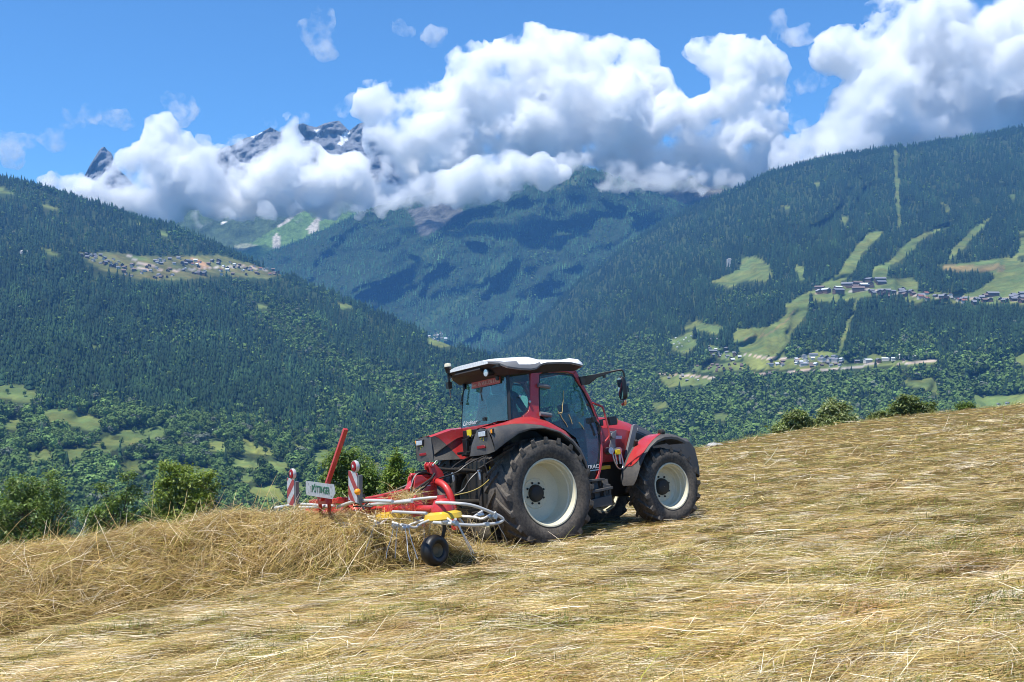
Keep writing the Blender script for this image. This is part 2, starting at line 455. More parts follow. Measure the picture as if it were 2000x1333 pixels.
RM = Slope([(940, 712), (960, 700), (1000, 668), (1035, 645), (1088, 594), (1134, 546), (1176, 519), (1229, 477), (1300, 434), (1374, 396), (1451, 367), (1500, 341), (1600, 313), (1660, 304), (1700, 298), (1745, 291), (1762, 292), (1800, 284), (1900, 270), (2000, 252), (2070, 236)],
           [(940, 960), (2070, 900)], [(940, 5300), (1300, 5300), (2070, 5200)], [(940, 2300), (1300, 1700), (2070, 1500)], 1.0, 0.05, 480, 11, 940, 2070, (.8, 120, .045))
CM = Slope([(380, 560), (480, 520), (520, 498), (560, 480), (620, 455), (700, 418), (760, 398), (850, 378), (950, 355), (1040, 342), (1110, 331), (1130, 326), (1180, 338), (1240, 362), (1320, 395), (1420, 440), (1520, 480)],
           [(380, 700), (800, 720), (1200, 740), (1520, 700)], [(380, 8300), (1520, 8300)], [(380, 6300), (1520, 6300)], 1.0, 0.06, 700, 21, 380, 1520, (.9, 120, .045))
DM = Slope([(1060, 380), (1140, 352), (1200, 340), (1260, 336), (1320, 338), (1380, 346), (1430, 352), (1480, 366), (1560, 380)],
           [(1060, 520), (1560, 520)], [(1060, 9300), (1560, 9300)], [(1060, 8500), (1560, 8500)], 1.0, 0.05, 700, 31, 1060, 1560)
FM = Slope([(200, 420), (260, 402), (350, 388), (500, 384), (640, 380), (760, 386), (900, 400), (1000, 420)],
           [(200, 600), (1000, 600)], [(200, 10000), (1000, 10000)], [(200, 8700), (1000, 8700)], 1.0, 0.03, 900, 41, 200, 1000)
PK = Slope([(60, 440), (140, 392), (160, 352), (166, 342), (176, 322), (186, 306), (192, 296), (198, 289), (204, 287), (210, 294), (218, 299), (222, 312), (232, 332), (248, 346), (270, 372), (330, 368), (400, 305), (430, 290), (455, 284), (478, 270), (498, 265), (512, 258), (528, 249), (545, 258), (562, 252), (578, 244), (592, 241), (604, 246), (618, 249), (632, 242), (648, 238), (662, 236), (672, 246), (682, 256), (690, 250), (700, 242), (716, 238), (728, 243), (742, 246), (756, 262), (772, 290), (800, 330), (860, 390), (920, 440)],
           [(60, 470), (920, 470)], [(60, 11500), (920, 11500)], [(60, 10300), (920, 10300)], 0.8, 0.05, 420, 51, 60, 920)

def lane(pts, w):
    return [(x, y - w) for x, y in pts] + [(x, y + w) for x, y in pts[::-1]]
LANE = (0.34, 0.32, 0.28); BARE = (0.30, 0.21, 0.12); ROUGH = (0.17, 0.155, 0.065)
def build_mountains():
    tag(LM.mesh("hill", GROUND, 5, 150, paint(FLOOR, [(p, MEADOW if i else HAYM * .8) for i, p in enumerate(LM_MEADOW)] + [(lane([(246, 497), (258, 506), (272, 516), (300, 520)], 1.6), LANE), ([(372, 504), (392, 508), (410, 522), (396, 524), (384, 514)], BARE), (lane([(340, 530), (400, 524), (480, 520), (540, 532)], 1.3), LANE), (lane([(200, 508), (260, 524), (340, 530)], 1.2), LANE), (lane([(255, 870), (300, 862), (345, 858)], 1.5), ROUGH)])),
        "forested mountainside sloping down to the right with a village on its shoulder", kind="structure")
    tag(RM.mesh("hill", GROUND, 5, 150, paint(FLOOR, [(p, MEADOW if i != 4 else MEADOW * .8) for i, p in enumerate(RM_MEADOW)] + [(lane([(1285, 728), (1340, 735), (1400, 738), (1500, 730), (1560, 724), (1640, 722), (1700, 712), (1840, 705)], 1.6), LANE), (lane([(1452, 692), (1500, 700), (1560, 700)], 1.2), LANE), (lane([(1450, 664), (1500, 652), (1540, 625), (1556, 600)], 2.0), ROUGH), ([(1840, 520), (1960, 516), (1960, 530), (1850, 530)], ROUGH), (lane([(1590, 572), (1700, 566), (1800, 580), (2000, 586)], 1.2), LANE), (lane([(1420, 645), (1414, 652), (1418, 662)], 2.5), LANE)], 6.0), 700.0),
        "dark forested mountain cut by pale ski runs, villages at its foot", kind="structure")
    tag(CM.mesh("hill", ROCK, 6, 90, paint((0.03, 0.05, 0.022), [
        ([(800, 412), (872, 393), (908, 416), (880, 440), (862, 448), (822, 462)], (0.105, 0.105, 0.095)),
        ([(862, 622), (882, 592), (940, 542), (996, 478), (985, 505), (945, 552), (890, 604)], (0.07, 0.11, 0.04)),
        ([(800, 520), (830, 490), (860, 470), (840, 500)], (0.07, 0.11, 0.04)),
        ([(755, 700), (800, 640), (870, 590), (880, 600), (820, 650)], (0.06, 0.1, 0.04)),
        ([(1085, 372), (1110, 350), (1130, 340), (1140, 352), (1100, 375)], (0.09, 0.12, 0.05))], 12.0)),
        "steep blue wooded mountain in the middle, its top in the clouds", kind="structure")
    tag(DM.mesh("hill", ROCK, 8, 50, paint((0.10, 0.13, 0.075), [([(1260, 380), (1400, 365), (1440, 375), (1330, 400)], (0.16, 0.15, 0.12))], 10.0)),
        "bare grassy ridge under the cloud behind the middle mountain", kind="structure")
    G = (0.11, 0.19, 0.06); S = (0.42, 0.40, 0.36)
    tag(FM.mesh("hill", ROCK, 5, 80, paint((0.07, 0.105, 0.05), [
        ([(440, 500), (500, 470), (560, 430), (620, 396), (700, 392), (720, 420), (640, 465), (560, 500), (520, 520)], G),  # brighter green paints in the sunlit part of the slope
        ([(636, 402), (644, 404), (624, 432), (622, 452), (604, 458), (600, 448), (612, 430)], S), ([(538, 452), (548, 470), (546, 488), (532, 484), (534, 466)], S),
        ([(542, 442), (575, 417), (600, 402), (604, 405), (580, 420), (548, 444)], S), ([(430, 432), (442, 433), (440, 440), (432, 438)], (0.8, 0.8, 0.8)),
        ([(455, 480), (480, 474), (505, 480), (470, 492)], (0.22, 0.24, 0.16))], 5.0)),
        "far green valley head with pale scree gullies below the clouds", kind="structure")
    W = (0.82, 0.84, 0.86)
    tag(PK.mesh("hill", ROCK, 3, 110, paint((0.20, 0.215, 0.24), [  # pale bluish rock: distance haze put into its colour
        ([(612, 254), (636, 254), (626, 270)], W), ([(668, 262), (684, 252), (678, 275), (666, 285), (660, 282)], W), ([(490, 264), (516, 256), (512, 262), (492, 270)], W),
        ([(690, 300), (706, 308), (690, 312)], W)], 4.0)),
        "far rocky peaks with snow patches rising above the clouds", kind="structure")

# ------------------------------------------------------------------ far woods
def tree_protos(rs):
    con, dec = [], []
    for k in range(5):                                    # spruce: three ragged tiers
        V, Fc = [], []
        for z0, z1, r in ((0.06, 0.55, 0.17), (0.34, 0.8, 0.125), (0.62, 1.0, 0.075)):
            n = 6; b = len(V); a0 = rs.rand() * 6
            V += [(r * rs.uniform(.7, 1.25) * math.cos(a0 + 6.2832 * i / n), r * rs.uniform(.7, 1.25) * math.sin(a0 + 6.2832 * i / n), z0 + rs.uniform(-.05, .05)) for i in range(n)]
            V.append((rs.uniform(-.01, .01), rs.uniform(-.01, .01), z1))
            Fc += [(b + i, b + (i + 1) % n, b + n) for i in range(n)]
        con.append((np.array(V), np.array(Fc)))
    def crown(nq, size, nb):                              # leaf clumps over a few uneven lobes
        B = [(rs.uniform(0, .17) * math.cos(a), rs.uniform(0, .17) * math.sin(a), rs.uniform(.34, .74), rs.uniform(.17, .27)) for a in rs.rand(nb) * 6.28]
        V, Fc = [], []
        for k in range(nq):
            x, y, z, r = B[rs.randint(nb)]
            d = rs.randn(3); d[2] = d[2] * .8 + .25; d /= np.linalg.norm(d)
            c = np.array([x, y, z]) + d * r * rs.uniform(.8, 1.08) * np.array([1, 1, .95])
            nrm = d + rs.randn(3) * .22; nrm /= np.linalg.norm(nrm)
            t = np.cross(nrm, rs.randn(3)); t /= np.linalg.norm(t); b = np.cross(nrm, t)
            q = size * rs.uniform(.6, 1.35); m = len(V)
            V += [c - t * q - b * q * .7, c + t * q * .8 - b * q, c + t * q + b * q * .8, c - t * q * .7 + b * q]; Fc.append((m, m + 1, m + 2, m + 3))
        return np.array(V), np.array(Fc)
    dec = [crown(34, .105, 4) for _ in range(8)]
    near = [crown(190, .048, 7) for _ in range(8)]
    return con, dec, near
def forest(name, label, slope, n, holes, hmin, hmax, kind, seed, ymax, bright=1.0, stray=.02):
    rs = np.random.RandomState(seed)
    con, dec, near = tree_protos(rs)
    px = rs.uniform(slope.x0, slope.x1, n * 3); t, b = slope.top(px), slope.bot(px)
    py = t + (b - t) * rs.rand(len(px)) ** 1.0
    py = np.where(rs.rand(len(px)) < .05, t + rs.rand(len(px)) * 4, py)          # a full ridge line
    w = (b - t) / (b - t).max()
    ok = (rs.rand(len(px)) < w) & (py < ymax(px))
    j1, j2 = ragged(px, py); jx, jy = px + j1, py + j2
    hp = F / slope.depth(px, py)
    for p in holes:                                       # a tree neither stands in a meadow nor hides much of one
        m = inpoly(jx, jy, p) & (rs.rand(len(px)) > stray)
        for f, pr in ((5.0, .95), (10.0, .9), (16.0, .8), (22.0, .6)): m |= inpoly(jx, jy - f * hp, p) & (rs.rand(len(px)) < pr)
        ok &= ~m
    px, py = px[ok][:n], py[ok][:n]
    P = slope.pos(px, py)
    K = kind(px, py, rs)                                  # 0..1: how broadleaved
    broad = rs.rand(len(px)) < K
    H = rs.uniform(hmin, hmax, len(px)) * np.where(broad, np.where(P[:, 1] < 1700, .70, .60), 1.0)
    big = broad & (P[:, 1] < 1900)
    A = rs.rand(len(px)) * 6.2832
    patch = fbm(P / 260.0 + 5, 3); stand = fbm(np.stack([px / 55, py / 34, px * 0 + 2], -1), 4)
    H = H * np.clip(1 + .5 * fbm(np.stack([px / 30, py / 20, px * 0 + 6], -1), 2) + .26 * rs.randn(len(px)), .4, 1.7)
    gap = fbm(np.stack([px / 16, py / 9, px * 0 + 12], -1), 3) > .42
    H = np.where(gap, H * .45, H)
    Vs, Fs, Cs, off = [], [], [], 0; Qs = []
    for g, protos in ((~broad, con), (broad & ~big, dec), (big, near)):
        ids = np.where(g)[0]
        pick = rs.randint(0, len(protos), len(ids))
        for k, (v, f) in enumerate(protos):
            ii = ids[pick == k]
            if not len(ii): continue
            c, s = np.cos(A[ii])[:, None], np.sin(A[ii])[:, None]
            h = H[ii][:, None]; fat = rs.uniform(.8, 1.3, (len(ii), 1)) * (1.0 if protos is con else 1.15)
            x = (v[None, :, 0] * c - v[None, :, 1] * s) * h * fat; y = (v[None, :, 0] * s + v[None, :, 1] * c) * h * fat; z = v[None, :, 2] * h - .03 * h
            W = np.stack([x, y, z], -1) + P[ii][:, None]
            Vs.append(W.reshape(-1, 3)); (Fs if f.shape[1] == 3 else Qs).append((f[None] + (np.arange(len(ii)) * len(v))[:, None, None] + off).reshape(-1, f.shape[1])); off += len(ii) * len(v)
            if protos is con: base = np.array([0.015, 0.036, 0.016])[None] * bright * np.exp(rs.randn(len(ii), 1) * .22 + stand[ii][:, None] * .75) * (1 + np.clip(stand[ii] - .1, 0, 1)[:, None] * np.array([1.1, .7, .0]))
            else: base = (np.array([0.094, 0.152, 0.038])[None] + np.clip(patch[ii], -.5, .8)[:, None] * np.array([.034, .045, .008])) * np.exp(rs.randn(len(ii), 1) * .22 + stand[ii][:, None] * .5)
            pale = rs.rand(len(ii), 1) < (.0 if protos is con else .05)
            base = np.where(pale, np.array([0.13, 0.15, 0.10]), base)
            cc = np.repeat(base, len(v), 0)
            if protos is not con: cc = cc * np.tile(np.repeat(np.exp(rs.randn(len(v) // 4) * .12), 4), len(ii))[:, None]
            Cs.append(cc)
    me = np_mesh(name, np.concatenate(Vs), [np.concatenate(k) for k in (Fs, Qs) if k], False, np.concatenate(Cs))
    return tag(link(name, me, WOODS), label, "forest", kind="stuff")
def woods_mat():
    a = N("wood_leaves")
    at = a.n("Attribute", attribute_name="tint")
    tc = a.n("TexCoord"); n = a.noise(0.5, 3, 0.6, (tc, 3))
    c = a.mix(1.0, (at, 0), a.ramp((n, 0), [(.3, .6), (.7, 1.45)]), 'MULTIPLY')
    return a.surf(a.bsdf(c, 0.85, Specular_IOR_Level=0.15))
WOODS = woods_mat()
def build_woods():
    edge = curve([(-70, 1130), (0, 1100), (560, 1020), (900, 1000), (1370, 900), (1500, 870), (2070, 810)])
    def k_lm(px, py, rs):
        n = fbm(np.stack([px / 150, py / 90, px * 0], -1), 3)
        low = smooth(780, 900, py + .10 * (600 - px) * (px < 600) + 90 * n)
        band = smooth(60, 20, np.abs((py - 640) - (px - 560) * .62 + 60 * n)) * smooth(420, 560, px)
        return np.clip(.1 + np.maximum(low, band * .95) + .45 * smooth(.05, .4, n), 0, .97)
    def k_rm(px, py, rs):
        n = fbm(np.stack([px / 130, py / 70, px * 0 + 4], -1), 3)
        return np.clip(.05 + smooth(640, 740, py + 70 * n) + .5 * smooth(.15, .4, n) * smooth(520, 600, py), 0, .95)
    forest("forest", "mixed forest covering the left mountainside below and above the village", LM, 42000, LM_MEADOW, 15, 27, k_lm, 101, edge, 1.15, .05)
    forest("forest", "dark spruce forest covering the right mountain around its ski runs", RM, 46000, RM_MEADOW, 16, 28, k_rm, 102, edge, 1.0, .022)
    forest("forest", "blue spruce forest covering the steep mountain in the middle", CM, 26000, [[(800, 412), (872, 393), (908, 416), (880, 440), (862, 448), (822, 462)]], 18, 32,
           lambda px, py, rs: .12 + .5 * smooth(.1, .4, fbm(np.stack([px / 60, py / 120, px * 0], -1), 2)), 103, edge, 2.5)  # trees brightened to stand in for haze past the air box

# ------------------------------------------------------------------ the hay field
# the tractor's frame on the slope: X ahead, Y to its left, Z up, origin on the ground under the rear axle
TR = Matrix(((0.80725197, -0.57995956, -0.1095042, 0.02268265), (0.58971012, 0.80017968, 0.10933645, 16.00018394),
             (0.02421232, -0.1528378, 0.98795464, -3.18151367), (0, 0, 0, 1)))
NB, NC = 0.1095042 / 0.98795464, -0.10933645 / 0.98795464
PZ = -3.18151367 - NB * 0.02268265 - NC * 16.00018394
RIDGE = curve([(-400, 1150), (0, 1090), (160, 1068), (560, 1003), (1370, 874), (1500, 850), (1700, 821), (2000, 789), (2400, 760)])
RDIST = curve([(-400, 29), (0, 31), (600, 40), (1000, 45), (1400, 48), (2000, 52), (2400, 52)])
def field_z(x, y, rough=True):
    x = np.asarray(x, float); y = np.asarray(y, float)
    yy = np.maximum(y, 3.0)
    px = np.clip(1000 + F * x / yy, -400, 2400)
    e = -(RIDGE(px) - 666.5) / F; dr = RDIST(px); u = (px - 1000) / F
    delta = e * dr - (PZ + (NB * u + NC) * dr)
    t = np.clip((y - 18) / (dr - 18), 0, 1)
    z = PZ + NB * x + NC * y + delta * t ** 1.5
    b = np.maximum(y - dr, 0)
    z = np.where(y > dr, e * dr + e * b * 1.0 - 0.012 * np.minimum(b, 26) ** 2 - .62 * np.maximum(b - 26, 0) + 0 * z, z)
    if rough:
        c, s = 0.86, 0.5
        a, d = x * c + y * s, -x * s + y * c
        k = smooth(60, 30, y)
        far = np.clip(np.hypot(x - 0.6, y - 15.6) / 3.5, 0.25, 1.0)
        n = 0.11 * fbm(np.stack([a / 2.4, d / .95, 0 * a], -1), 3) + 0.11 * fbm(np.stack([a / .75, d / .42, 0 * a + 5], -1), 2) + .05 * np.abs(fbm(np.stack([a / .5, d / .22, 0 * a + 8], -1), 2))
        z = z + n * far * k
    return z

def straw_mat():
    a = N("dry_hay")
    at = a.n("Attribute", attribute_name="tint")
    b = a.bsdf((at, 0), 0.45, Specular_IOR_Level=0.3)
    tr = a.n("BsdfTranslucent"); a.put(tr, "Color", (at, 0))
    return a.surf(a.n("MixShader", {0: 0.22, 1: b, 2: tr}))
STRAW = straw_mat()
def soil_mat():
    a = N("stubble_ground")
    tc = a.n("TexCoord")
    mp = a.n("Mapping", {"Rotation": (0, 0, math.radians(-30)), "Scale": (1.0, 4.5, 4.5)}); a.put(mp, "Vector", (tc, 3))
    n1 = a.noise(9.0, 7, 0.72, mp); n2 = a.noise(0.55, 4, 0.6, (tc, 3)); n3 = a.noise(38.0, 5, 0.7, mp)
    st = a.ramp((n1, 0), [(.30, (0.030, 0.022, 0.007)), (.47, (0.13, 0.088, 0.026)), (.64, (0.30, 0.205, 0.065)), (.8, (0.46, 0.35, 0.14))])
    gr = a.ramp((n3, 0), [(.3, (0.03, 0.036, 0.01)), (.7, (0.17, 0.17, 0.05))])
    c = a.mix(a.ramp((n2, 0), [(.5, 0.0), (.66, 0.75)]), st, gr)
    return a.surf(a.bsdf(c, 0.9, bump=n1, bstr=1.0, bdist=0.06, Specular_IOR_Level=0.15))
SOIL = soil_mat()

def build_field():
    ys = np.concatenate([np.linspace(-3, 4, 8), 4.5 * (64 / 4.5) ** np.linspace(0, 1, 260), np.linspace(67, 260, 40)])
    us = np.linspace(-1, 1, 300)
    Y = np.repeat(ys[:, None], len(us), 1); X = us[None] * (np.maximum(Y, 3.0) * .78 + 3)
    Z = field_z(X, Y)
    R, C = Y.shape
    i = np.arange(R - 1)[:, None] * C + np.arange(C - 1)[None]
    Q = np.stack([i, i + 1, i + C + 1, i + C], -1).reshape(-1, 4)
    tag(link("field", np_mesh("field", np.stack([X, Y, Z], -1).reshape(-1, 3), Q, True), SOIL), "mown hillside field under drying hay, falling away behind its brow", kind="structure")

TINTS = np.array([(0.52, 0.36, 0.115), (0.68, 0.52, 0.21), (0.33, 0.21, 0.06), (0.44, 0.325, 0.075), (0.23, 0.135, 0.045), (0.30, 0.285, 0.045), (0.92, 0.81, 0.52)])
def strands(P, th, pitch, L, W, rs, tint, bend=0.25, segs=2):
    """flat curved blades: P base centre (n,3), th heading, pitch tilt, L length, W width"""
    n = len(P)
    T = np.linspace(-.5, .5, segs + 1)
    cu = rs.randn(n) * bend; cz = rs.randn(n) * bend * .5
    d = np.stack([np.cos(th) * np.cos(pitch), np.sin(th) * np.cos(pitch), np.sin(pitch)], 1)
    sd = np.stack([-np.sin(th), np.cos(th), np.zeros(n)], 1)
    up = np.cross(d, sd)
    roll = rs.uniform(-.9, .9, n)
    wv = sd * np.cos(roll)[:, None] + up * np.sin(roll)[:, None]
    pts = []
    for k, t in enumerate(T):
        c = P + d * (t * L)[:, None] + sd * (cu * L * (t * t - .08))[:, None] + up * (cz * L * (t * t - .08) * -1)[:, None]
        w = W * (1.0 if 0 < k < segs else .55)
        pts += [c - wv * w[:, None] * .5, c + wv * w[:, None] * .5]
    V = np.stack(pts, 1).reshape(-1, 3)
    m = 2 * (segs + 1); b = (np.arange(n) * m)[:, None]
    Q = np.concatenate([b + np.array([[2 * k, 2 * k + 1, 2 * k + 3, 2 * k + 2]]) for k in range(segs)])
    return V, Q, np.repeat(tint, m, 0)
def merge(parts):
    V, Q, C, o = [], [], [], 0
    for v, q, c in parts:
        V.append(v); Q.append(q + o); C.append(c); o += len(v)
    return np.concatenate(V), np.concatenate(Q), np.concatenate(C)
def pick_tints(n, rs, p):
    t = TINTS[rs.choice(len(TINTS), n, p=np.array(p) / np.sum(p))]
    return t * np.array([1.1, 1.1, 1.28]) * np.exp(rs.randn(n, 1) * .2)

# the fluffed-up swath behind the tedder
CREST = np.array([(-1.05, 13.7, .10), (-1.3, 13.7, .40), (-1.62, 13.75, .56), (-2.05, 13.9, .65), (-2.75, 14.3, .77), (-3.85, 14.9, 1.0), (-5.3, 14.1, .88), (-7.0, 12.6, .82), (-8.5, 11.0, .82)])
_k = np.linspace(0, len(CREST) - 1, 60)
CREST = np.stack([np.interp(_k, np.arange(len(CREST)), CREST[:, i]) for i in range(3)], 1)
for _ in range(30): CREST[1:-1] = CREST[1:-1] * .5 + (CREST[:-2] + CREST[2:]) * .25
def swath(x, y):
    x = np.asarray(x, float); y = np.asarray(y, float)
    best = np.full(x.shape, 1e9); h = np.zeros(x.shape)
    for a, b in zip(CREST[:-1], CREST[1:]):
        d = b[:2] - a[:2]; l = np.hypot(*d)
        t = np.clip(((x - a[0]) * d[0] + (y - a[1]) * d[1]) / l ** 2, 0, 1)
        ex, ey = x - a[0] - t * d[0], y - a[1] - t * d[1]
        q = np.hypot(ex, ey); side = d[0] * ey - d[1] * ex      # >0: the side towards the viewer
        xm = a[0] + t * d[0]
        w = np.where(side > 0, np.interp(-xm, [.9, 1.8, 3.2, 5.4], [.40, .48, .85, 1.5]), np.interp(-xm, [.9, 2.0, 4.0], [.8, 1.3, 1.8]))
        k = (a[2] + t * (b[2] - a[2])) * np.exp(-(q / w) ** 2.2)
        h = np.maximum(h, k)
    return h
def swath_top(x, y):
    h = swath(x, y)
    return field_z(x, y, False) + h * (1 + .22 * fbm(np.stack([x / .9, y / .9, 0 * x], -1), 3)) + .05 * fbm(np.stack([x / .3, y / .3, 0 * x + 3], -1), 2) * np.minimum(h * 4, 1)

def build_hay(n1=370000, n2=75000):
    rs = np.random.RandomState(77)
    # --- the spread hay
    def sample(n, y0=3.7, y1=56.0, a=-.5):
        r = rs.rand(n); y = (y0 ** a + r * (y1 ** a - y0 ** a)) ** (1 / a)
        return rs.uniform(-1, 1, n) * (.56 * y + .6), y
    x, y = sample(n1)
    m = y < RDIST(np.clip(1000 + F * x / y, -400, 2400)) + 1.5
    x, y = x[m], y[m]
    patch = fbm(np.stack([x / 1.6 + y * .2, y / 1.1, 0 * x + 11], -1), 3)
    hole = fbm(np.stack([(x * .86 + y * .5) / .8, (-x * .5 + y * .86) / .5, 0 * x + 51], -1), 3)
    keep = rs.rand(len(x)) < 1 - .75 * smooth(.02, .36, patch) - .6 * smooth(.12, .4, hole) - .5 * smooth(.35, .1, np.abs(((x + 3.2) * -.9 - (y - 14.6) * -.45)) - .3) * (x < -3)
    x, y, patch = x[keep], y[keep], patch[keep]
    n = len(x)
    flow = .34 + .75 * fbm(np.stack([x / 2.2, y / 2.2, 0 * x + 21], -1), 2)
    th = flow + rs.randn(n) * .30 + (rs.rand(n) < .22) * rs.uniform(-1.5, 1.5, n)
    far = np.maximum(1.0, y / 12.0)
    L = np.clip(.19 * np.exp(rs.randn(n) * .5), .05, .65) * far ** .35
    W = rs.uniform(.0018, .0042, n) * far * np.where(rs.rand(n) < .05, 1.6, 1.0)
    lift = np.abs(rs.randn(n)) * .04
    pitch = rs.randn(n) * .055 + (rs.rand(n) < .035) * rs.uniform(0, .8, n)
    P = np.stack([x, y, field_z(x, y) + lift + np.abs(np.sin(pitch)) * L * .4], 1)
    ca, cd = x * .86 + y * .5, -x * .5 + y * .86
    clump = fbm(np.stack([ca / 1.0, cd / .62, 0 * x + 31], -1), 4, gain=.6)
    tint = pick_tints(n, rs, [2.8, 2.5, 1.7, 2, 1.2, 2.0, 1.9]) * np.clip(1 + .9 * clump[:, None], .4, 1.35)
    red = smooth(.0, .35, fbm(np.stack([ca / 1.7, cd / .9, 0 * x + 41], -1), 3))[:, None]
    tint = tint * (1 - red * np.array([.02, .17, .22]))
    green = np.clip(smooth(.02, .35, patch) + .10, 0, 1)[:, None] * (rs.rand(n, 1) < .45)
    tint = tint * (1 - green) + green * np.array([.28, .275, .065]) * np.exp(rs.randn(n, 1) * .2)
    parts = [strands(P, th, pitch, L, W, rs, tint)]
    # locks of pale straws lying side by side
    nb = 4200; bx, by = sample(nb, 3.9, 42.0); bl = rs.randint(6, 22, nb); k = np.repeat(np.arange(nb), bl); n = len(k)
    bth = .30 + .8 * fbm(np.stack([bx / 2.2, by / 2.2, 0 * bx + 21], -1), 2) + rs.randn(nb) * .35
    x = bx[k] + rs.randn(n) * .09 * np.maximum(1, by[k] / 16); y = by[k] + rs.randn(n) * .06 * np.maximum(1, by[k] / 16)
    P = np.stack([x, y, field_z(x, y) + .02 + np.abs(rs.randn(n)) * .03], 1)
    bt = pick_tints(nb, rs, [2, 3, .6, 1.6, .5, 1.2, 4])
    parts.append(strands(P, bth[k] + rs.randn(n) * .13, rs.randn(n) * .05, rs.uniform(.15, .5, n) * np.maximum(1, y / 16) ** .4, rs.uniform(.0018, .0038, n) * np.maximum(1, y / 12), rs, bt[k] * np.exp(rs.randn(n, 1) * .18), .2))
    # short chaff and leaf between the stalks
    x, y = sample(190000, 3.7, 40.0); n = len(x)
    ok = rs.rand(n) < 1 - .6 * smooth(.05, .4, fbm(np.stack([x / 1.6 + y * .2, y / 1.1, 0 * x + 11], -1), 3)); x, y = x[ok], y[ok]; n = len(x)
    L = np.clip(.055 * np.exp(rs.randn(n) * .5), .02, .2) * np.maximum(1, y / 14); P = np.stack([x, y, field_z(x, y) + np.abs(rs.randn(n)) * .03], 1)
    parts.append(strands(P, rs.uniform(0, 6.28, n), rs.randn(n) * .35, L, rs.uniform(.0025, .007, n) * np.maximum(1, y / 13), rs, pick_tints(n, rs, [2.5, 2, 3, 2, 2.6, 2, .9]), .4, 1))
    # stems that stick up
    x, y = sample(3000); n = len(x)
    L = rs.uniform(.06, .2, n); pitch = rs.uniform(.35, 1.4, n); th = rs.uniform(0, 6.28, n)
    P = np.stack([x, y, field_z(x, y) + np.sin(pitch) * L * .45], 1)
    ok = y < RDIST(np.clip(1000 + F * x / y, -400, 2400))
    parts.append(strands(P[ok], th[ok], pitch[ok], L[ok], (rs.uniform(.0016, .003, n) * np.maximum(1, y / 13))[ok], rs, pick_tints(n, rs, [3, 3, 1, 2, .6, 1.4, 1])[ok]))
    V = np.concatenate([p[0] for p in parts]); C = np.concatenate([p[2] for p in parts]); o = np.cumsum([0] + [len(p[0]) for p in parts]); Q = [p[1] + k for p, k in zip(parts, o)]
    tag(link("hay", np_mesh("hay", V, Q, False, C), STRAW), "dry golden hay spread loose over the whole field", "hay", kind="stuff")
    # --- short green regrowth between the hay
    x, y = sample(115000, 3.7, 45)
    patch = fbm(np.stack([x / 1.6 + y * .2, y / 1.1, 0 * x + 11], -1), 3)
    ok = (rs.rand(len(x)) < smooth(-.05, .3, patch) + .10 + .5 * smooth(.12, .4, fbm(np.stack([(x * .86 + y * .5) / .8, (-x * .5 + y * .86) / .5, 0 * x + 51], -1), 3)) + .8 * smooth(.5, .1, np.abs(((x + 3.2) * -.9 - (y - 14.6) * -.45)) - .3) * (x < -3)) & (y < RDIST(np.clip(1000 + F * x / y, -400, 2400)))
    x, y = x[ok], y[ok]; n = len(x)
    L = rs.uniform(.04, .12, n)
    P = np.stack([x, y, field_z(x, y) + L * .35], 1)
    t = np.array([.13, .18, .035])[None] * np.exp(rs.randn(n, 1) * .3) + rs.rand(n, 1) * np.array([.10, .08, .0])
    parts = [strands(P, rs.uniform(0, 6.28, n), rs.uniform(.6, 1.5, n), L, rs.uniform(.003, .006, n) * np.maximum(1, y / 14), rs, t)]
    # a fringe of uncut grass and weeds along the brow
    n = 9000; px = rs.uniform(-100, 2100, n); u = (px - 1000) / F; y = RDIST(px) + rs.randn(n) * 1.0 - .2; x = u * y
    w = np.clip(.35 + fbm(np.stack([px / 60, px * 0, px * 0 + 3], -1), 3), 0.05, 1); ok = rs.rand(n) < w; x, y, w = x[ok], y[ok], w[ok]; n = len(x)
    L = rs.uniform(.08, .34, n) * (.5 + w); P = np.stack([x, y, field_z(x, y) + L * .4], 1)
    t = np.array([.14, .18, .04])[None] * np.exp(rs.randn(n, 1) * .3) + rs.rand(n, 1) * np.array([.18, .12, .02])
    parts.append(strands(P, rs.uniform(0, 6.28, n), rs.uniform(.7, 1.5, n), L, rs.uniform(.006, .012, n), rs, t))
    V, Q, C = merge(parts)
    tag(link("grass", np_mesh("grass", V, Q, False, C), STRAW), "short green regrowth showing between the hay", "grass", kind="stuff")
    # --- the heaped swath
    gx, gy = np.meshgrid(np.linspace(-10.5, 1.5, 260), np.linspace(7.5, 19.5, 280))
    hh = swath(gx, gy)
    Z = np.where(hh > .03, swath_top(gx, gy) - .05, field_z(gx, gy, False) - .25)
    R, Cc = gx.shape; i = np.arange(R - 1)[:, None] * Cc + np.arange(Cc - 1)[None]
    q = np.stack([i, i + 1, i + Cc + 1, i + Cc], -1).reshape(-1, 4)
    okq = (hh.ravel()[q] > .02).any(1)
    body = np_mesh("hay_swath", np.stack([gx, gy, Z], -1).reshape(-1, 3), q[okq], True)
    sw = tag(link("hay_swath", body, SOIL), "fluffy heaped ridge of hay thrown up behind the red tedder", "hay", kind="stuff")
    x = rs.uniform(-10, 1.2, n2 * 4); y = rs.uniform(8, 20, n2 * 4)
    h = swath(x, y); ok = rs.rand(len(x)) < np.minimum(h * 2.4, 1); x, y, h = x[ok][:n2], y[ok][:n2], h[ok][:n2]; n = len(x)
    L = np.clip(.34 * np.exp(rs.randn(n) * .4), .1, .95)
    th = .75 + rs.randn(n) * .75 + (rs.rand(n) < .3) * rs.uniform(-1.6, 1.6, n)
    # blades follow the heap's own slope, with a loose scatter
    e = .05
    gxs = (swath_top(x + e, y) - swath_top(x - e, y)) / (2 * e); gys = (swath_top(x, y + e) - swath_top(x, y - e)) / (2 * e)
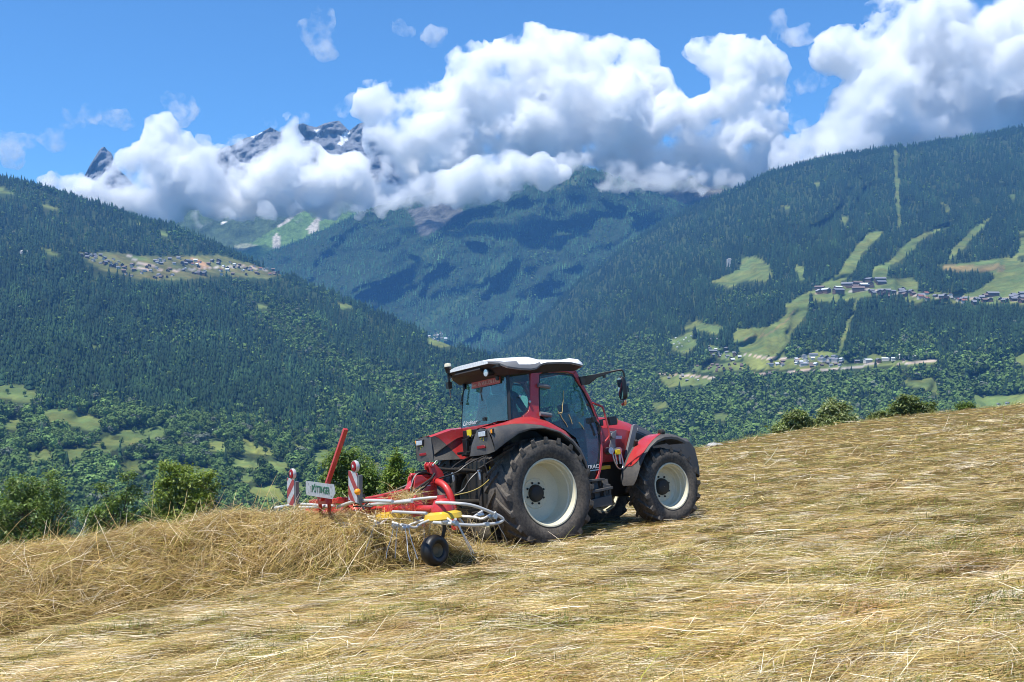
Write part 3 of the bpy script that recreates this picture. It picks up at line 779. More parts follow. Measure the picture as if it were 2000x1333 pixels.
    pitch = np.arctan(np.clip(gxs * np.cos(th) + gys * np.sin(th), -1.2, 1.2)) + rs.randn(n) * .22 + (rs.rand(n) < .07) * rs.uniform(-.2, .9, n)
    P = np.stack([x, y, swath_top(x, y) + np.abs(rs.randn(n)) * .05 - .02], 1)
    tint = pick_tints(n, rs, [3.2, 2.2, 2.2, 2.4, 1.2, 1.2, .9]) * (1 + .4 * fbm(np.stack([x / .8, y / .8, 0 * x], -1), 3)[:, None])
    parts = [strands(P, th, pitch, L, rs.uniform(.0025, .0055, n), rs, tint, .3)]
    # long stalks standing out of the heap and still in the air behind the rotors
    n = 1100
    k = rs.rand(n) ** .8 * (len(CREST) - 2); i0 = k.astype(int); f = (k - i0)[:, None]
    c = CREST[i0] * (1 - f) + CREST[i0 + 1] * f
    x = c[:, 0] + rs.randn(n) * .75; y = c[:, 1] + rs.randn(n) * .75
    L = rs.uniform(.3, .9, n); pitch = rs.uniform(-.15, .95, n); th = rs.uniform(0, 6.28, n)
    P = np.stack([x, y, swath_top(x, y) + np.sin(pitch) * L * .42], 1)
    parts.append(strands(P, th, pitch, L, rs.uniform(.003, .006, n), rs, pick_tints(n, rs, [3, 3, 1, 2, .6, 1.6, 1.2]), .45, 3))
    # hay carried on the rotors and caught on the tedder's frame
    n = 3000; X = rs.uniform(-3.15, -1.95, n); Yt = rs.uniform(-1.75, 2.3, n); Zt = .48 + .30 * rs.rand(n) ** 1.2 + .10 * rs.rand(n) * (Yt > -.9)
    cl = rs.rand(n) < .12; X = np.where(cl, -2.38 + rs.randn(n) * .10, X); Yt = np.where(cl, -.95 + rs.randn(n) * .22, Yt); Zt = np.where(cl, .92 + np.abs(rs.randn(n)) * .07, Zt)
    M = np.array(TR); P = np.stack([X, Yt, Zt], 1) @ M[:3, :3].T + M[:3, 3]
    L = rs.uniform(.12, .5, n)
    parts.append(strands(P, rs.uniform(0, 6.28, n), rs.randn(n) * .35, L, rs.uniform(.0025, .0055, n), rs, pick_tints(n, rs, [3, 2.4, 2, 2, 1, 1.4, 1.2]), .5, 3))
    V, Q, C = merge([parts[0]])
    V2, Q2, C2 = merge(parts[1:])
    me = np_mesh("loose_stalks", np.concatenate([V, V2]), [Q, Q2 + len(V)], False, np.concatenate([C, C2]))
    link("loose_stalks", me, STRAW, sw)

# ------------------------------------------------------------------ trees and bushes beyond the brow
def leaf_mat(name, col):
    a = N(name)
    at = a.n("Attribute", attribute_name="tint")
    b = a.bsdf((at, 0), 0.5, Specular_IOR_Level=0.4)
    tr = a.n("BsdfTranslucent"); a.put(tr, "Color", a.mix(1.0, (at, 0), (1.3, 1.5, .6), 'MULTIPLY'))
    return a.surf(a.n("MixShader", {0: 0.3, 1: b, 2: tr}))
def bark_mat():
    a = N("bark"); tc = a.n("TexCoord"); n = a.noise(14, 5, .7, (tc, 3))
    return a.surf(a.bsdf(a.ramp((n, 0), [(.3, (.05, .038, .026)), (.7, (.17, .14, .10))]), .9, bump=n, bstr=.6))
LEAF, BARK = leaf_mat("ash_leaves", None), bark_mat()
def limb(V, Q, a, b, r0, r1, rs, n=5, segs=4):
    a, b = np.array(a, float), np.array(b, float); d = b - a; l = np.linalg.norm(d)
    if l < 1e-4: return
    d /= l; s = np.cross(d, [0.3, 0.2, 0.93]); s /= np.linalg.norm(s); t = np.cross(d, s)
    wob = rs.randn(2) * l * .07; base = len(V)
    for k in range(segs + 1):
        f = k / segs; c = a + (b - a) * f + (s * wob[0] + t * wob[1]) * math.sin(f * math.pi); r = r0 + (r1 - r0) * f
        V += [tuple(c + (s * math.cos(6.2832 * j / n) + t * math.sin(6.2832 * j / n)) * r) for j in range(n)]
    for k in range(segs):
        for j in range(n):
            Q.append((base + k * n + j, base + k * n + (j + 1) % n, base + (k + 1) * n + (j + 1) % n, base + (k + 1) * n + j))
def leafy(name, label, cat, dist, lobes, base_px, seed, n=4200, leaf=.12, col=(.12, .185, .046), group=None, sparse=1.0):
    """crown of leaf sprays on limbs; lobes given as (px, py, rx px, rz px) at that distance"""
    rs = np.random.RandomState(seed)
    n = int(n * 1.9); k = dist / F
    u, _ = uv(base_px, 0); bx = float(u * dist)
    gz = float(field_z(np.array([bx]), np.array([dist]), False)[0])
    root = np.array([bx, dist, gz])
    L = []
    for (px, py, rx, rz) in lobes:
        q = far_point(px, py, dist); L.append((np.array([q.x, q.y + rs.uniform(-.5, .5) * rx * k, q.z]), rx * k, rz * k))
    e = empty(name, root)
    V, Q = [], []
    top = max(c[2] for c, _, _ in L)
    cx = np.mean([c for c, _, _ in L], 0)
    fork = root * .45 + cx * .55; fork[2] = gz + (min(c[2] for c, _, _ in L) - gz) * .75
    H = top - gz
    limb(V, Q, np.zeros(3) - [0, 0, .2], fork - root, .022 * H + .02, .014 * H + .015, rs, 7, 5)
    P, S = [], []
    vol = np.array([rx * rx * rz for _, rx, rz in L]) ** .72; cnt = (n * vol / vol.sum()).astype(int)
    for (c, rx, rz), m in zip(L, cnt):
        limb(V, Q, fork - root, c - root, .012 * H, .004 * H, rs, 5, 4)
        ns = max(8, int(m / 30))                                     # sprays: leaves hang together at twig ends
        d = rs.randn(ns, 3); d /= np.linalg.norm(d, axis=1)[:, None]
        r = rs.uniform(.35, 1.08, ns) ** .55
        sp = c + d * r[:, None] * np.array([rx, rx * .9, rz])
        for t in sp[::3]: limb(V, Q, c - root, t - root, .004 * H, .0015 * H, rs, 4, 2)
        for t in sp:
            q = max(6, int(m / ns)); g = rs.randn(q, 3) * np.array([.16, .16, .12]) * (.5 + rx * .35)
            P.append(t + g); S.append(np.full(q, rs.uniform(.7, 1.3)))
    P = np.concatenate(P); S = np.concatenate(S)
    m = len(P)
    th = rs.uniform(0, 6.28, m); pi = rs.uniform(-.9, .5, m); l = leaf * np.exp(rs.randn(m) * .25); w = l * .42
    d = np.stack([np.cos(th) * np.cos(pi), np.sin(th) * np.cos(pi), np.sin(pi)], 1); s = np.stack([-np.sin(th), np.cos(th), rs.randn(m) * .35], 1)
    A = P - root
    lv = np.stack([A, A + d * (l * .5)[:, None] + s * (w * .5)[:, None], A + d * l[:, None] - [0, 0, .02], A + d * (l * .5)[:, None] - s * (w * .5)[:, None]], 1).reshape(-1, 3)
    qd = np.arange(m * 4).reshape(-1, 4)
    t = np.array(col)[None] * np.exp(rs.randn(m, 1) * .22) * S[:, None] * (1 + rs.rand(m, 1) * np.array([.25, .1, 0]))
    link("crown", np_mesh("crown", lv, qd, False, np.repeat(t, 4, 0)), LEAF, e)
    link("trunk", np_mesh("trunk", V, np.array(Q), True), BARK, e)
    return tag(e, label, cat, group)
def build_trees():
    leafy("tree", "round leafy ash tree at the left edge of the field", "tree", 40, [(40, 960, 34, 34), (85, 950, 36, 34), (60, 1000, 52, 40), (110, 1000, 34, 44), (20, 1010, 44, 48), (70, 1060, 62, 40), (120, 1065, 30, 40), (-20, 1040, 40, 50)], 70, 1, 9000)
    leafy("bush", "loose bush with a bare-looking top between the left trees", "bush", 38, [(205, 950, 14, 14), (228, 975, 22, 16), (252, 930, 16, 12), (258, 965, 22, 18), (180, 1000, 26, 18), (225, 1005, 34, 22), (275, 1010, 28, 24), (200, 1030, 34, 20), (250, 1040, 44, 24)], 235, 2, 3600)
    leafy("tree", "taller sunlit ash tree behind the heaped hay", "tree", 39, [(325, 908, 15, 14), (345, 930, 34, 24), (330, 955, 30, 24), (375, 950, 34, 26), (405, 945, 26, 24), (350, 985, 40, 26), (395, 985, 32, 28), (310, 1000, 26, 26), (360, 1020, 60, 30)], 350, 3, 6500, col=(.16, .22, .044))
    leafy("tree", "broad leafy tree behind the red tedder pole", "tree", 37, [(648, 910, 24, 22), (665, 900, 22, 22), (700, 915, 34, 24), (655, 940, 32, 24), (700, 950, 40, 26), (720, 935, 24, 22), (690, 885, 12, 10), (660, 975, 44, 26), (710, 980, 36, 26)], 685, 4, 6500)
    leafy("tree", "slim pointed young tree left of the tractor", "tree", 36, [(776, 890, 7, 13), (772, 910, 14, 14), (770, 930, 18, 16), (768, 955, 20, 20)], 770, 5, 1900, col=(.165, .24, .048))
    leafy("bush", "small pointed bush just left of the tractor's fender", "bush", 36, [(798, 925, 6, 10), (800, 945, 11, 14), (797, 965, 14, 16)], 798, 6, 900, col=(.165, .24, .048))
    leafy("bush", "low spreading bush where the field's brow begins right of the tractor", "bush", 56, [(1520, 838, 16, 10), (1545, 822, 18, 15), (1560, 812, 14, 12), (1580, 828, 22, 14), (1600, 832, 18, 12)], 1555, 7, 2600, leaf=.17, col=(.20, .25, .11))
    leafy("bush", "round silvery bush on the field's brow", "bush", 56, [(1612, 808, 12, 12), (1628, 797, 17, 16), (1648, 802, 16, 14), (1640, 820, 26, 16), (1662, 820, 14, 12), (1615, 828, 18, 12)], 1635, 8, 3000, leaf=.17, col=(.22, .265, .13))
    leafy("bush", "small low bush between two larger ones on the brow", "bush", 57, [(1705, 816, 9, 8), (1722, 811, 12, 10), (1735, 814, 10, 8)], 1718, 9, 900, leaf=.17, col=(.20, .25, .11))
    leafy("bush", "densest dark bush on the brow at the right", "bush", 57, [(1752, 800, 14, 16), (1765, 786, 17, 14), (1785, 790, 16, 14), (1775, 805, 26, 12), (1808, 798, 16, 12), (1820, 792, 8, 8)], 1778, 10, 3200, leaf=.17, col=(.16, .21, .085))
    leafy("bush", "tiny bush peeking over the brow near the right edge", "bush", 58, [(1878, 794, 10, 6), (1888, 792, 9, 6)], 1883, 11, 500, leaf=.14)

# ------------------------------------------------------------------ villages, single houses and meadow trees across the valley
def house_meshes():
    out = {}
    def gable(w, d, h, r, ov):
        """walls with gable ends along x, roof slabs; base at the origin"""
        W = MB(); W.loft([[(x, -d / 2, -3), (x, d / 2, -3), (x, d / 2, h), (x, 0, h + r), (x, -d / 2, h)] for x in (-w / 2, w / 2)])
        R = MB()
        for s in (-1, 1):
            a, b = (s * (d / 2 + ov), h - r * ov / (d / 2)), (0, h + r)
            R.loft([[(x, a[0], a[1] + .12), (x, a[0], a[1] + .62), (x, b[0], b[1] + .62), (x, b[0], b[1] + .12)] for x in (-w / 2 - ov, w / 2 + ov)])
        R.box((w * .2, d * .12, h + r * .9), (1.1, 1.1, 2.2))
        for i in (-1, 1):                                 # dark window rows on the long walls
            pass
        G = MB()
        for s in (-1, 1):
            for k in range(int(w / 3)):
                for z in ([h * .3, h * .68] if h > 5 else [h * .5]): G.box((-w / 2 + 1.6 + k * 3, s * (d / 2 + .04), z), (1.3, .1, 1.3))
            for k in range(int(d / 3.2)): G.box((s * (w / 2 + .04), -d / 2 + 1.8 + k * 3.2, h * .55), (.1, 1.3, 1.4))
        return W, R, G
    out['chalet'] = gable(12, 10, 6, 3.4, 1.4)
    out['long'] = gable(30, 13, 9, 3.6, 1.2)
    out['small'] = gable(8.5, 7, 3.6, 2.2, .9)
    return out
def wall_paint(name, col): return flat_mat(name, col, .85)
def build_villages():
    HM = house_meshes()
    walls = {'timber': wall_paint("dark_timber", (.12, .08, .055)), 'plaster': wall_paint("pale_plaster", (.58, .54, .48)), 'brown': wall_paint("brown_boards", (.16, .095, .06))}
    roofs = {'slate': flat_mat("slate_roof", (.20, .20, .215), .5), 'brown': flat_mat("brown_roof", (.18, .125, .10), .7), 'tin': flat_mat("bright_tin_roof", (.62, .64, .66), .45), 'red': flat_mat("red_roof", (.26, .10, .07), .7)}  # slate lightened to paint in the roofs' bright reflection
    win = flat_mat("dark_window", (.03, .035, .045), .2)
    protos = {}
    rs = np.random.RandomState(5)
    RN = {'slate': "slate-grey", 'brown': "brown", 'tin': "bright metal", 'red': "reddish"}
    WN = {'timber': "dark timber", 'plaster': "pale plastered", 'brown': "brown"}
    SN = {'chalet': "chalet", 'long': "long apartment house", 'small': "small house"}
    def put(px, py, kind, w, r, where, group, slope, size=1.0):
        p = slope.pos(np.array([px]), np.array([py]))[0]
        key = (kind, w, r)
        rz = rs.uniform(-.5, .5) + (math.pi / 2 if rs.rand() < .4 else 0)
        if key not in protos:
            W, R, G = HM[kind]
            o = W.build("house", walls[w], None); R.build("roof", roofs[r], o); G.build("window", win, o)["kind"] = "stuff"
            protos[key] = o
        else:
            b = protos[key]; o = b.copy(); COL.objects.link(o)
            for ch in b.children:
                c = ch.copy(); COL.objects.link(c); c.parent = o
        o.location = p; o.rotation_euler = (0, 0, rz); s = size * rs.uniform(.85, 1.2); o.scale = (s, s, s)
        tag(o, "%s %s, %s roof, %s" % (WN[w], SN[kind], RN[r], where), "house", group)
    def scatter(n, poly, mixw, where, group, slope, mind=4.0, size=1.0):
        xs = [p[0] for p in poly]; ys = [p[1] for p in poly]; got = []
        for _ in range(n * 40):
            if len(got) >= n: break
            x, y = rs.uniform(min(xs), max(xs)), rs.uniform(min(ys), max(ys))
            if not inpoly(np.array([x]), np.array([y]), poly)[0]: continue
            if any(abs(x - a) < mind * 1.6 and abs(y - b) < mind * .55 for a, b in got): continue
            got.append((x, y)); k, w, r = mixw[rs.randint(len(mixw))]
            put(x, y, k, w, r, where, group, slope, size)
    C, L_, S_ = 'chalet', 'long', 'small'
    g = "houses of the village on the left mountain's shoulder"
    LS = .8
    scatter(26, [(150, 497), (180, 496), (240, 512), (246, 528), (215, 524)], [(C, 'timber', 'slate'), (C, 'plaster', 'slate'), (C, 'brown', 'slate'), (S_, 'plaster', 'slate')], "left end of the left mountain's village", g, LM, 3.4, LS)
    scatter(24, [(222, 520), (252, 514), (330, 526), (345, 542), (300, 545), (250, 540)], [(C, 'brown', 'brown'), (C, 'plaster', 'slate'), (C, 'timber', 'brown'), (S_, 'plaster', 'brown')], "lower middle of the left mountain's village", g, LM, 3.4, LS)
    scatter(14, [(296, 508), (350, 506), (372, 514), (360, 520), (310, 517)], [(C, 'timber', 'slate'), (C, 'plaster', 'slate'), (S_, 'plaster', 'slate')], "above the meadow in the left mountain's village", g, LM, 3.4, LS)
    scatter(34, [(352, 522), (380, 506), (440, 512), (486, 522), (490, 538), (430, 540), (365, 544)], [(C, 'plaster', 'tin'), (C, 'timber', 'slate'), (L_, 'timber', 'slate'), (C, 'plaster', 'red'), (S_, 'plaster', 'tin'), (C, 'brown', 'brown')], "busy right half of the left mountain's village", g, LM, 3.4, LS)
    scatter(14, [(484, 518), (520, 524), (560, 536), (540, 540), (490, 536)], [(C, 'plaster', 'red'), (S_, 'plaster', 'slate'), (C, 'brown', 'brown')], "right tip of the left mountain's village", g, LM, 3.4, LS)
    for x, y, k, w, r in ((276, 816, L_, 'plaster', 'slate'), (291, 814, C, 'plaster', 'tin'), (300, 817, S_, 'plaster', 'tin'), (268, 819, S_, 'brown', 'slate')): put(x, y, k, w, r, "in the lone hamlet low on the left mountain", "farm hamlet low on the left mountain", LM, .62)
    for x, y, k, w, r in ((418, 846, L_, 'plaster', 'tin'), (432, 848, S_, 'plaster', 'tin')): put(x, y, k, w, r, "by a small meadow on the left mountain", "buildings beside a small meadow", LM, .5)
    put(750, 757, S_, 'plaster', 'tin', "alone in the woods left of the cab", None, LM, .7)
    scatter(11, [(828, 652), (850, 648), (878, 655), (872, 668), (850, 668)], [(C, 'plaster', 'tin'), (S_, 'plaster', 'slate'), (S_, 'plaster', 'tin')], "hamlet on the left mountain's lower ridge", "hamlet on the lower ridge of the left mountain", LM, 3.2, .75)
    g = "houses of the upper ski village on the right mountain"
    scatter(10, [(1588, 566), (1700, 556), (1706, 566), (1640, 574), (1592, 580)], [(L_, 'brown', 'slate'), (L_, 'brown', 'tin'), (L_, 'timber', 'brown')], "upper ski village beside the widest run", g, RM, 8)
    scatter(4, [(1690, 548), (1728, 546), (1728, 560), (1696, 562)], [(L_, 'timber', 'slate')], "above the upper ski village between runs", g, RM, 8)
    scatter(13, [(1692, 572), (1780, 566), (1790, 584), (1720, 582)], [(C, 'timber', 'slate'), (L_, 'timber', 'slate'), (C, 'brown', 'brown')], "in the middle of the upper ski village", g, RM)
    scatter(14, [(1780, 574), (1890, 580), (1890, 592), (1800, 588)], [(C, 'timber', 'slate'), (C, 'brown', 'slate'), (C, 'plaster', 'red')], "in the thin right row of the upper ski village", g, RM)
    scatter(20, [(1890, 582), (2010, 574), (2010, 592), (1900, 596)], [(C, 'timber', 'slate'), (C, 'timber', 'slate'), (L_, 'timber', 'slate'), (C, 'brown', 'brown')], "at the right end of the upper ski village", g, RM)
    g = "houses of the lower village across the valley"
    scatter(34, [(1490, 706), (1560, 700), (1590, 692), (1620, 698), (1660, 704), (1640, 718), (1560, 718), (1500, 716)], [(C, 'timber', 'slate'), (C, 'plaster', 'slate'), (C, 'plaster', 'tin'), (C, 'timber', 'brown'), (L_, 'plaster', 'slate')], "lower village below the wide ski run", g, RM, 5, .62)
    scatter(9, [(1660, 706), (1790, 698), (1790, 706), (1670, 712)], [(L_, 'timber', 'slate'), (L_, 'plaster', 'tin'), (C, 'timber', 'slate')], "roadside row right of the lower village", g, RM, 9, .62)
    g = "houses of the hamlet left of the wide ski run"
    scatter(16, [(1380, 676), (1418, 684), (1450, 698), (1440, 708), (1390, 696)], [(L_, 'timber', 'slate'), (C, 'plaster', 'slate'), (C, 'timber', 'slate'), (C, 'timber', 'tin')], "hamlet beside the foot of the ski run", g, RM, 6, .62)
    scatter(18, [(1350, 716), (1450, 710), (1450, 722), (1370, 728)], [(C, 'brown', 'brown'), (C, 'timber', 'brown')], "row below the ski-run hamlet", g, RM, 5, .5)
    scatter(12, [(1310, 664), (1350, 652), (1362, 672), (1340, 690), (1316, 680)], [(S_, 'plaster', 'tin')], "among the trees left of the ski-run hamlet", g, RM, 5, .45)
    scatter(8, [(1295, 736), (1345, 732), (1385, 742), (1370, 750), (1300, 744)], [(S_, 'plaster', 'tin'), (C, 'timber', 'slate')], "beside the car park below the ski-run hamlet", g, RM, 6, .5)
    put(1394, 668, L_, 'brown', 'slate', "alone above the ski-run hamlet", None, RM, .8)
    for x, y in ((1950, 792), (1968, 790)): put(x, y, S_, 'plaster', 'slate', "above the field's brow, right edge", "houses just above the field's brow", RM, .7)
    # pale tower block by the upper meadow
    p = RM.pos(np.array([1424.]), np.array([521.]))[0]
    m = MB(); m.box((0, 0, 14), (16, 12, 30)); m.box((2, 0, 30.2), (8, 8, 3.0))
    t = m.build("tower_block", walls['plaster'], None); t.location = p
    G = MB()
    for z in range(3, 28, 4):
        for x in (-5, -1.6, 1.8, 5.2): G.box((x, -6.05, z), (1.8, .1, 1.8))
    G.build("window", win, t)["kind"] = "stuff"
    tag(t, "pale tower block standing beside the small high meadow", "tower block")
    # pale quarry rock on the left mountain
    p = LM.pos(np.array([48.]), np.array([494.]))[0]
    bm = bmesh.new(); bmesh.ops.create_icosphere(bm, subdivisions=3, radius=1.0)
    for v in bm.verts:
        n = float(fbm(np.array([list(v.co * 1.3 + Vector((3, 5, 1)))]), 3)[0]); v.co = Vector((v.co.x * 15, v.co.y * 12, v.co.z * 9)) * (1 + .45 * n)
    me = bpy.data.meshes.new("rock"); bm.to_mesh(me); bm.free()
    r = link("rock", me, flat_mat("pale_rock", (.42, .40, .38), .9)); r.location = p
    tag(r, "pale rock outcrop in the forest at the left edge", "rock")
    bm = bmesh.new(); bmesh.ops.create_icosphere(bm, subdivisions=3, radius=1.0)
    for v in bm.verts:
        n = float(fbm(np.array([list(v.co * 1.2 + Vector((8, 1, 1)))]), 3)[0]); v.co = Vector((v.co.x * .42, v.co.y * .35, v.co.z * .14)) * (1 + .5 * n)
    me = bpy.data.meshes.new("stone"); bm.to_mesh(me); bm.free()
    r = link("stone", me, flat_mat("white_stone", (.36, .35, .32), .9)); q = far_point(1396, 871, 47); r.location = q
    tag(r, "pale grey stone lying on the field's brow right of the tractor", "stone")
def build_meadow_trees():
    """single trees one can tell apart in the meadows low on the left mountain"""
    rs = np.random.RandomState(12)
    spots = [(20, 800), (35, 805), (62, 795), (132, 800), (110, 835), (205, 832), (225, 842), (150, 850), (262, 846), (278, 850), (300, 838), (322, 842), (238, 868), (200, 876), (185, 868), (345, 868), (360, 862), (72, 893), (98, 886), (120, 895), (470, 862), (500, 876), (518, 888), (545, 896), (250, 888), (290, 882), (230, 905), (460, 935), (488, 930), (505, 942), (575, 950), (598, 945), (560, 970), (395, 838), (428, 848), (410, 905), (385, 915), (455, 905), (520, 915), (15, 770), (48, 775)]
    base = None; near = tree_protos(np.random.RandomState(9))[2]
    for i, (px, py) in enumerate(spots):
        p = LM.pos(np.array([float(px)]), np.array([float(py)]))[0]
        if i % 8 == 0:
            v, f = near[(i // 8) % len(near)]
            base = np_mesh("crown", v, f, False, np.array([[.085, .14, .036]]) * np.repeat(np.exp(rs.randn(len(v) // 4, 1) * .3), 4, 0))
            base.materials.append(WOODS)
            tm = MB().tube([(0, 0, -.05), (.01, .005, .2), (0, 0, .5)], [.025, .02, .012], 6)
            trunk = None
        e = empty("tree", p); h = rs.uniform(10, 16); e.scale = (h * rs.uniform(.95, 1.25),) * 2 + (h,); e.rotation_euler = (0, 0, rs.rand() * 6.28)
        link("crown", base, None, e)
        if trunk is None: trunk = tm.build("trunk", BARK, e)
        else: link("trunk", trunk.data, None, e)
        where = "by the small meadows at the far left" if px < 130 else ("round the upper meadows low on the left mountain" if px < 370 and py < 860 else ("round the lower meadows on the left mountain" if px < 430 else "in the meadows behind the red pole"))
        tag(e, "single round green tree standing " + where, "tree", "single trees in the meadows across the valley")

# ------------------------------------------------------------------ the tractor
def tyre(name, R, W, bead, lugs, parent, side, carcass=0.036):
    """agricultural tyre round the local Y axis: bulged carcass with a chevron of lugs; side +1/-1 only mirrors nothing but keeps lugs leading"""
    m = MB(); w = W / 2; r = R - carcass
    prof = [(-w * .86, bead), (-w * .98, bead + (r - bead) * .16), (-w * 1.06, bead + (r - bead) * .42), (-w * 1.04, bead + (r - bead) * .68), (-w * .97, r - .028), (-w * .86, r - .006), (-w * .5, r + .002), (0, r + .006)]
    prof += [(-a, b) for a, b in prof[-2::-1]]
    m.lathe(prof, n=72)
    st = 7
    for h in (-1, 1):
        for k in range(lugs):
            ph0 = 6.2832 * (k + (0.5 if h > 0 else 0)) / lugs
            rings = []
            for i in range(st + 1):
                t = i / st
                y = h * (0.012 + (w * 1.0) * min(t / .84, 1.0))
                ph = ph0 - .0 + (1 - min(t / .84, 1.0)) * -0.30 * (0.54 / W) ** .3 * (1 if True else 1)   # the inner end leads as the wheel rolls ahead
                top = R - .010 * t * t; lw = .030 + .012 * t
                lw *= (R / .83) ** .8
                if i == st: top = R - .06; y = h * w * 1.05
                base = r - .03 - (.07 * max(0, t - .6))
                q = []
                for dphi, rr in ((-lw / R * 1.35, base), (-lw / R * .72, top), (lw / R * .72, top), (lw / R * 1.35, base)):
                    q.append(((rr) * math.cos(ph + dphi), y, rr * math.sin(ph + dphi)))
                rings.append(q)
            m.loft(rings)
    return m.build(name, RUBBER, parent, angle=32)
def wheel(name, root, c, R, W, bead, lugs, inset, hub, bolts, side):
    """rim is the part itself; tyre, hub cap and nuts are its pieces. side -1: right of the tractor"""
    s = side; w = W / 2 * .88
    m = MB()
    f = bead + .002
    prof = [(s * w, f), (s * (w + .012), f - .004), (s * (w + .010), f - .024), (s * (w - .02), f - .030), (s * (w - .035), f - .046), (s * (w - .11), f - .05), (s * (w - .125), f - .066), (s * (w - .20), f - .068),
            (s * (w - inset + .035), f - .072), (s * (w - inset + .008), f - .085), (s * (w - inset), f - .12), (s * (w - inset - .012), hub * 1.95), (s * (w - inset), hub * 1.85), (s * (w - inset), hub * .6)]
    m.lathe(prof, n=64)
    m.lathe([(s * (w - inset - .01), f - .07), (s * -w, f - .02), (s * -w, f)], n=48)
    o = m.build(name, RIM, root, angle=28)
    o.location = c
    tyre("tyre", R, W, bead, lugs, o, s)
    h = MB(); d = s * (w - inset)
    h.lathe([(d - s * .01, hub * 1.12), (d + s * .03, hub * 1.08), (d + s * .06, hub * .98), (d + s * .075, hub * .8), (d + s * .078, 0.004)], n=32)
    h.build("hub_cap", IRON, o, angle=35)
    b = MB()
    for k in range(bolts):
        a = 6.2832 * (k + .35) / bolts; q = hub * 1.36
        b.lathe([(d - s * .004, .018), (d + s * .016, .016), (d + s * .018, .009), (d + s * .028, .008), (d + s * .029, .001)], (q * math.cos(a), 0, q * math.sin(a)), n=6)
    b.build("wheel_bolt", IRON, o)
    return o

def gl(z): return .78 - .08 * (z - 1.6)                 # half width of the cab at height z
def side(p, h, d=0.0): return (p[0], h * (gl(p[1]) + d), p[1])
def strip(m, outer, inner, h, d0, d1):
    """a frame band on the cab side between two outlines of equal length, with depth"""
    n = len(outer); V = []
    for q, d in ((outer, d1), (inner, d1), (inner, d0), (outer, d0)): V += [side(p, h, d) for p in q]
    Fc = []
    for i in range(n - 1):
        for k in range(4): Fc.append((k * n + i, k * n + i + 1, ((k + 1) % 4) * n + i + 1, ((k + 1) % 4) * n + i))
    Fc += [(0, n, 2 * n, 3 * n), (n - 1, 4 * n - 1, 3 * n - 1, 2 * n - 1)]
    m.add(V, Fc)

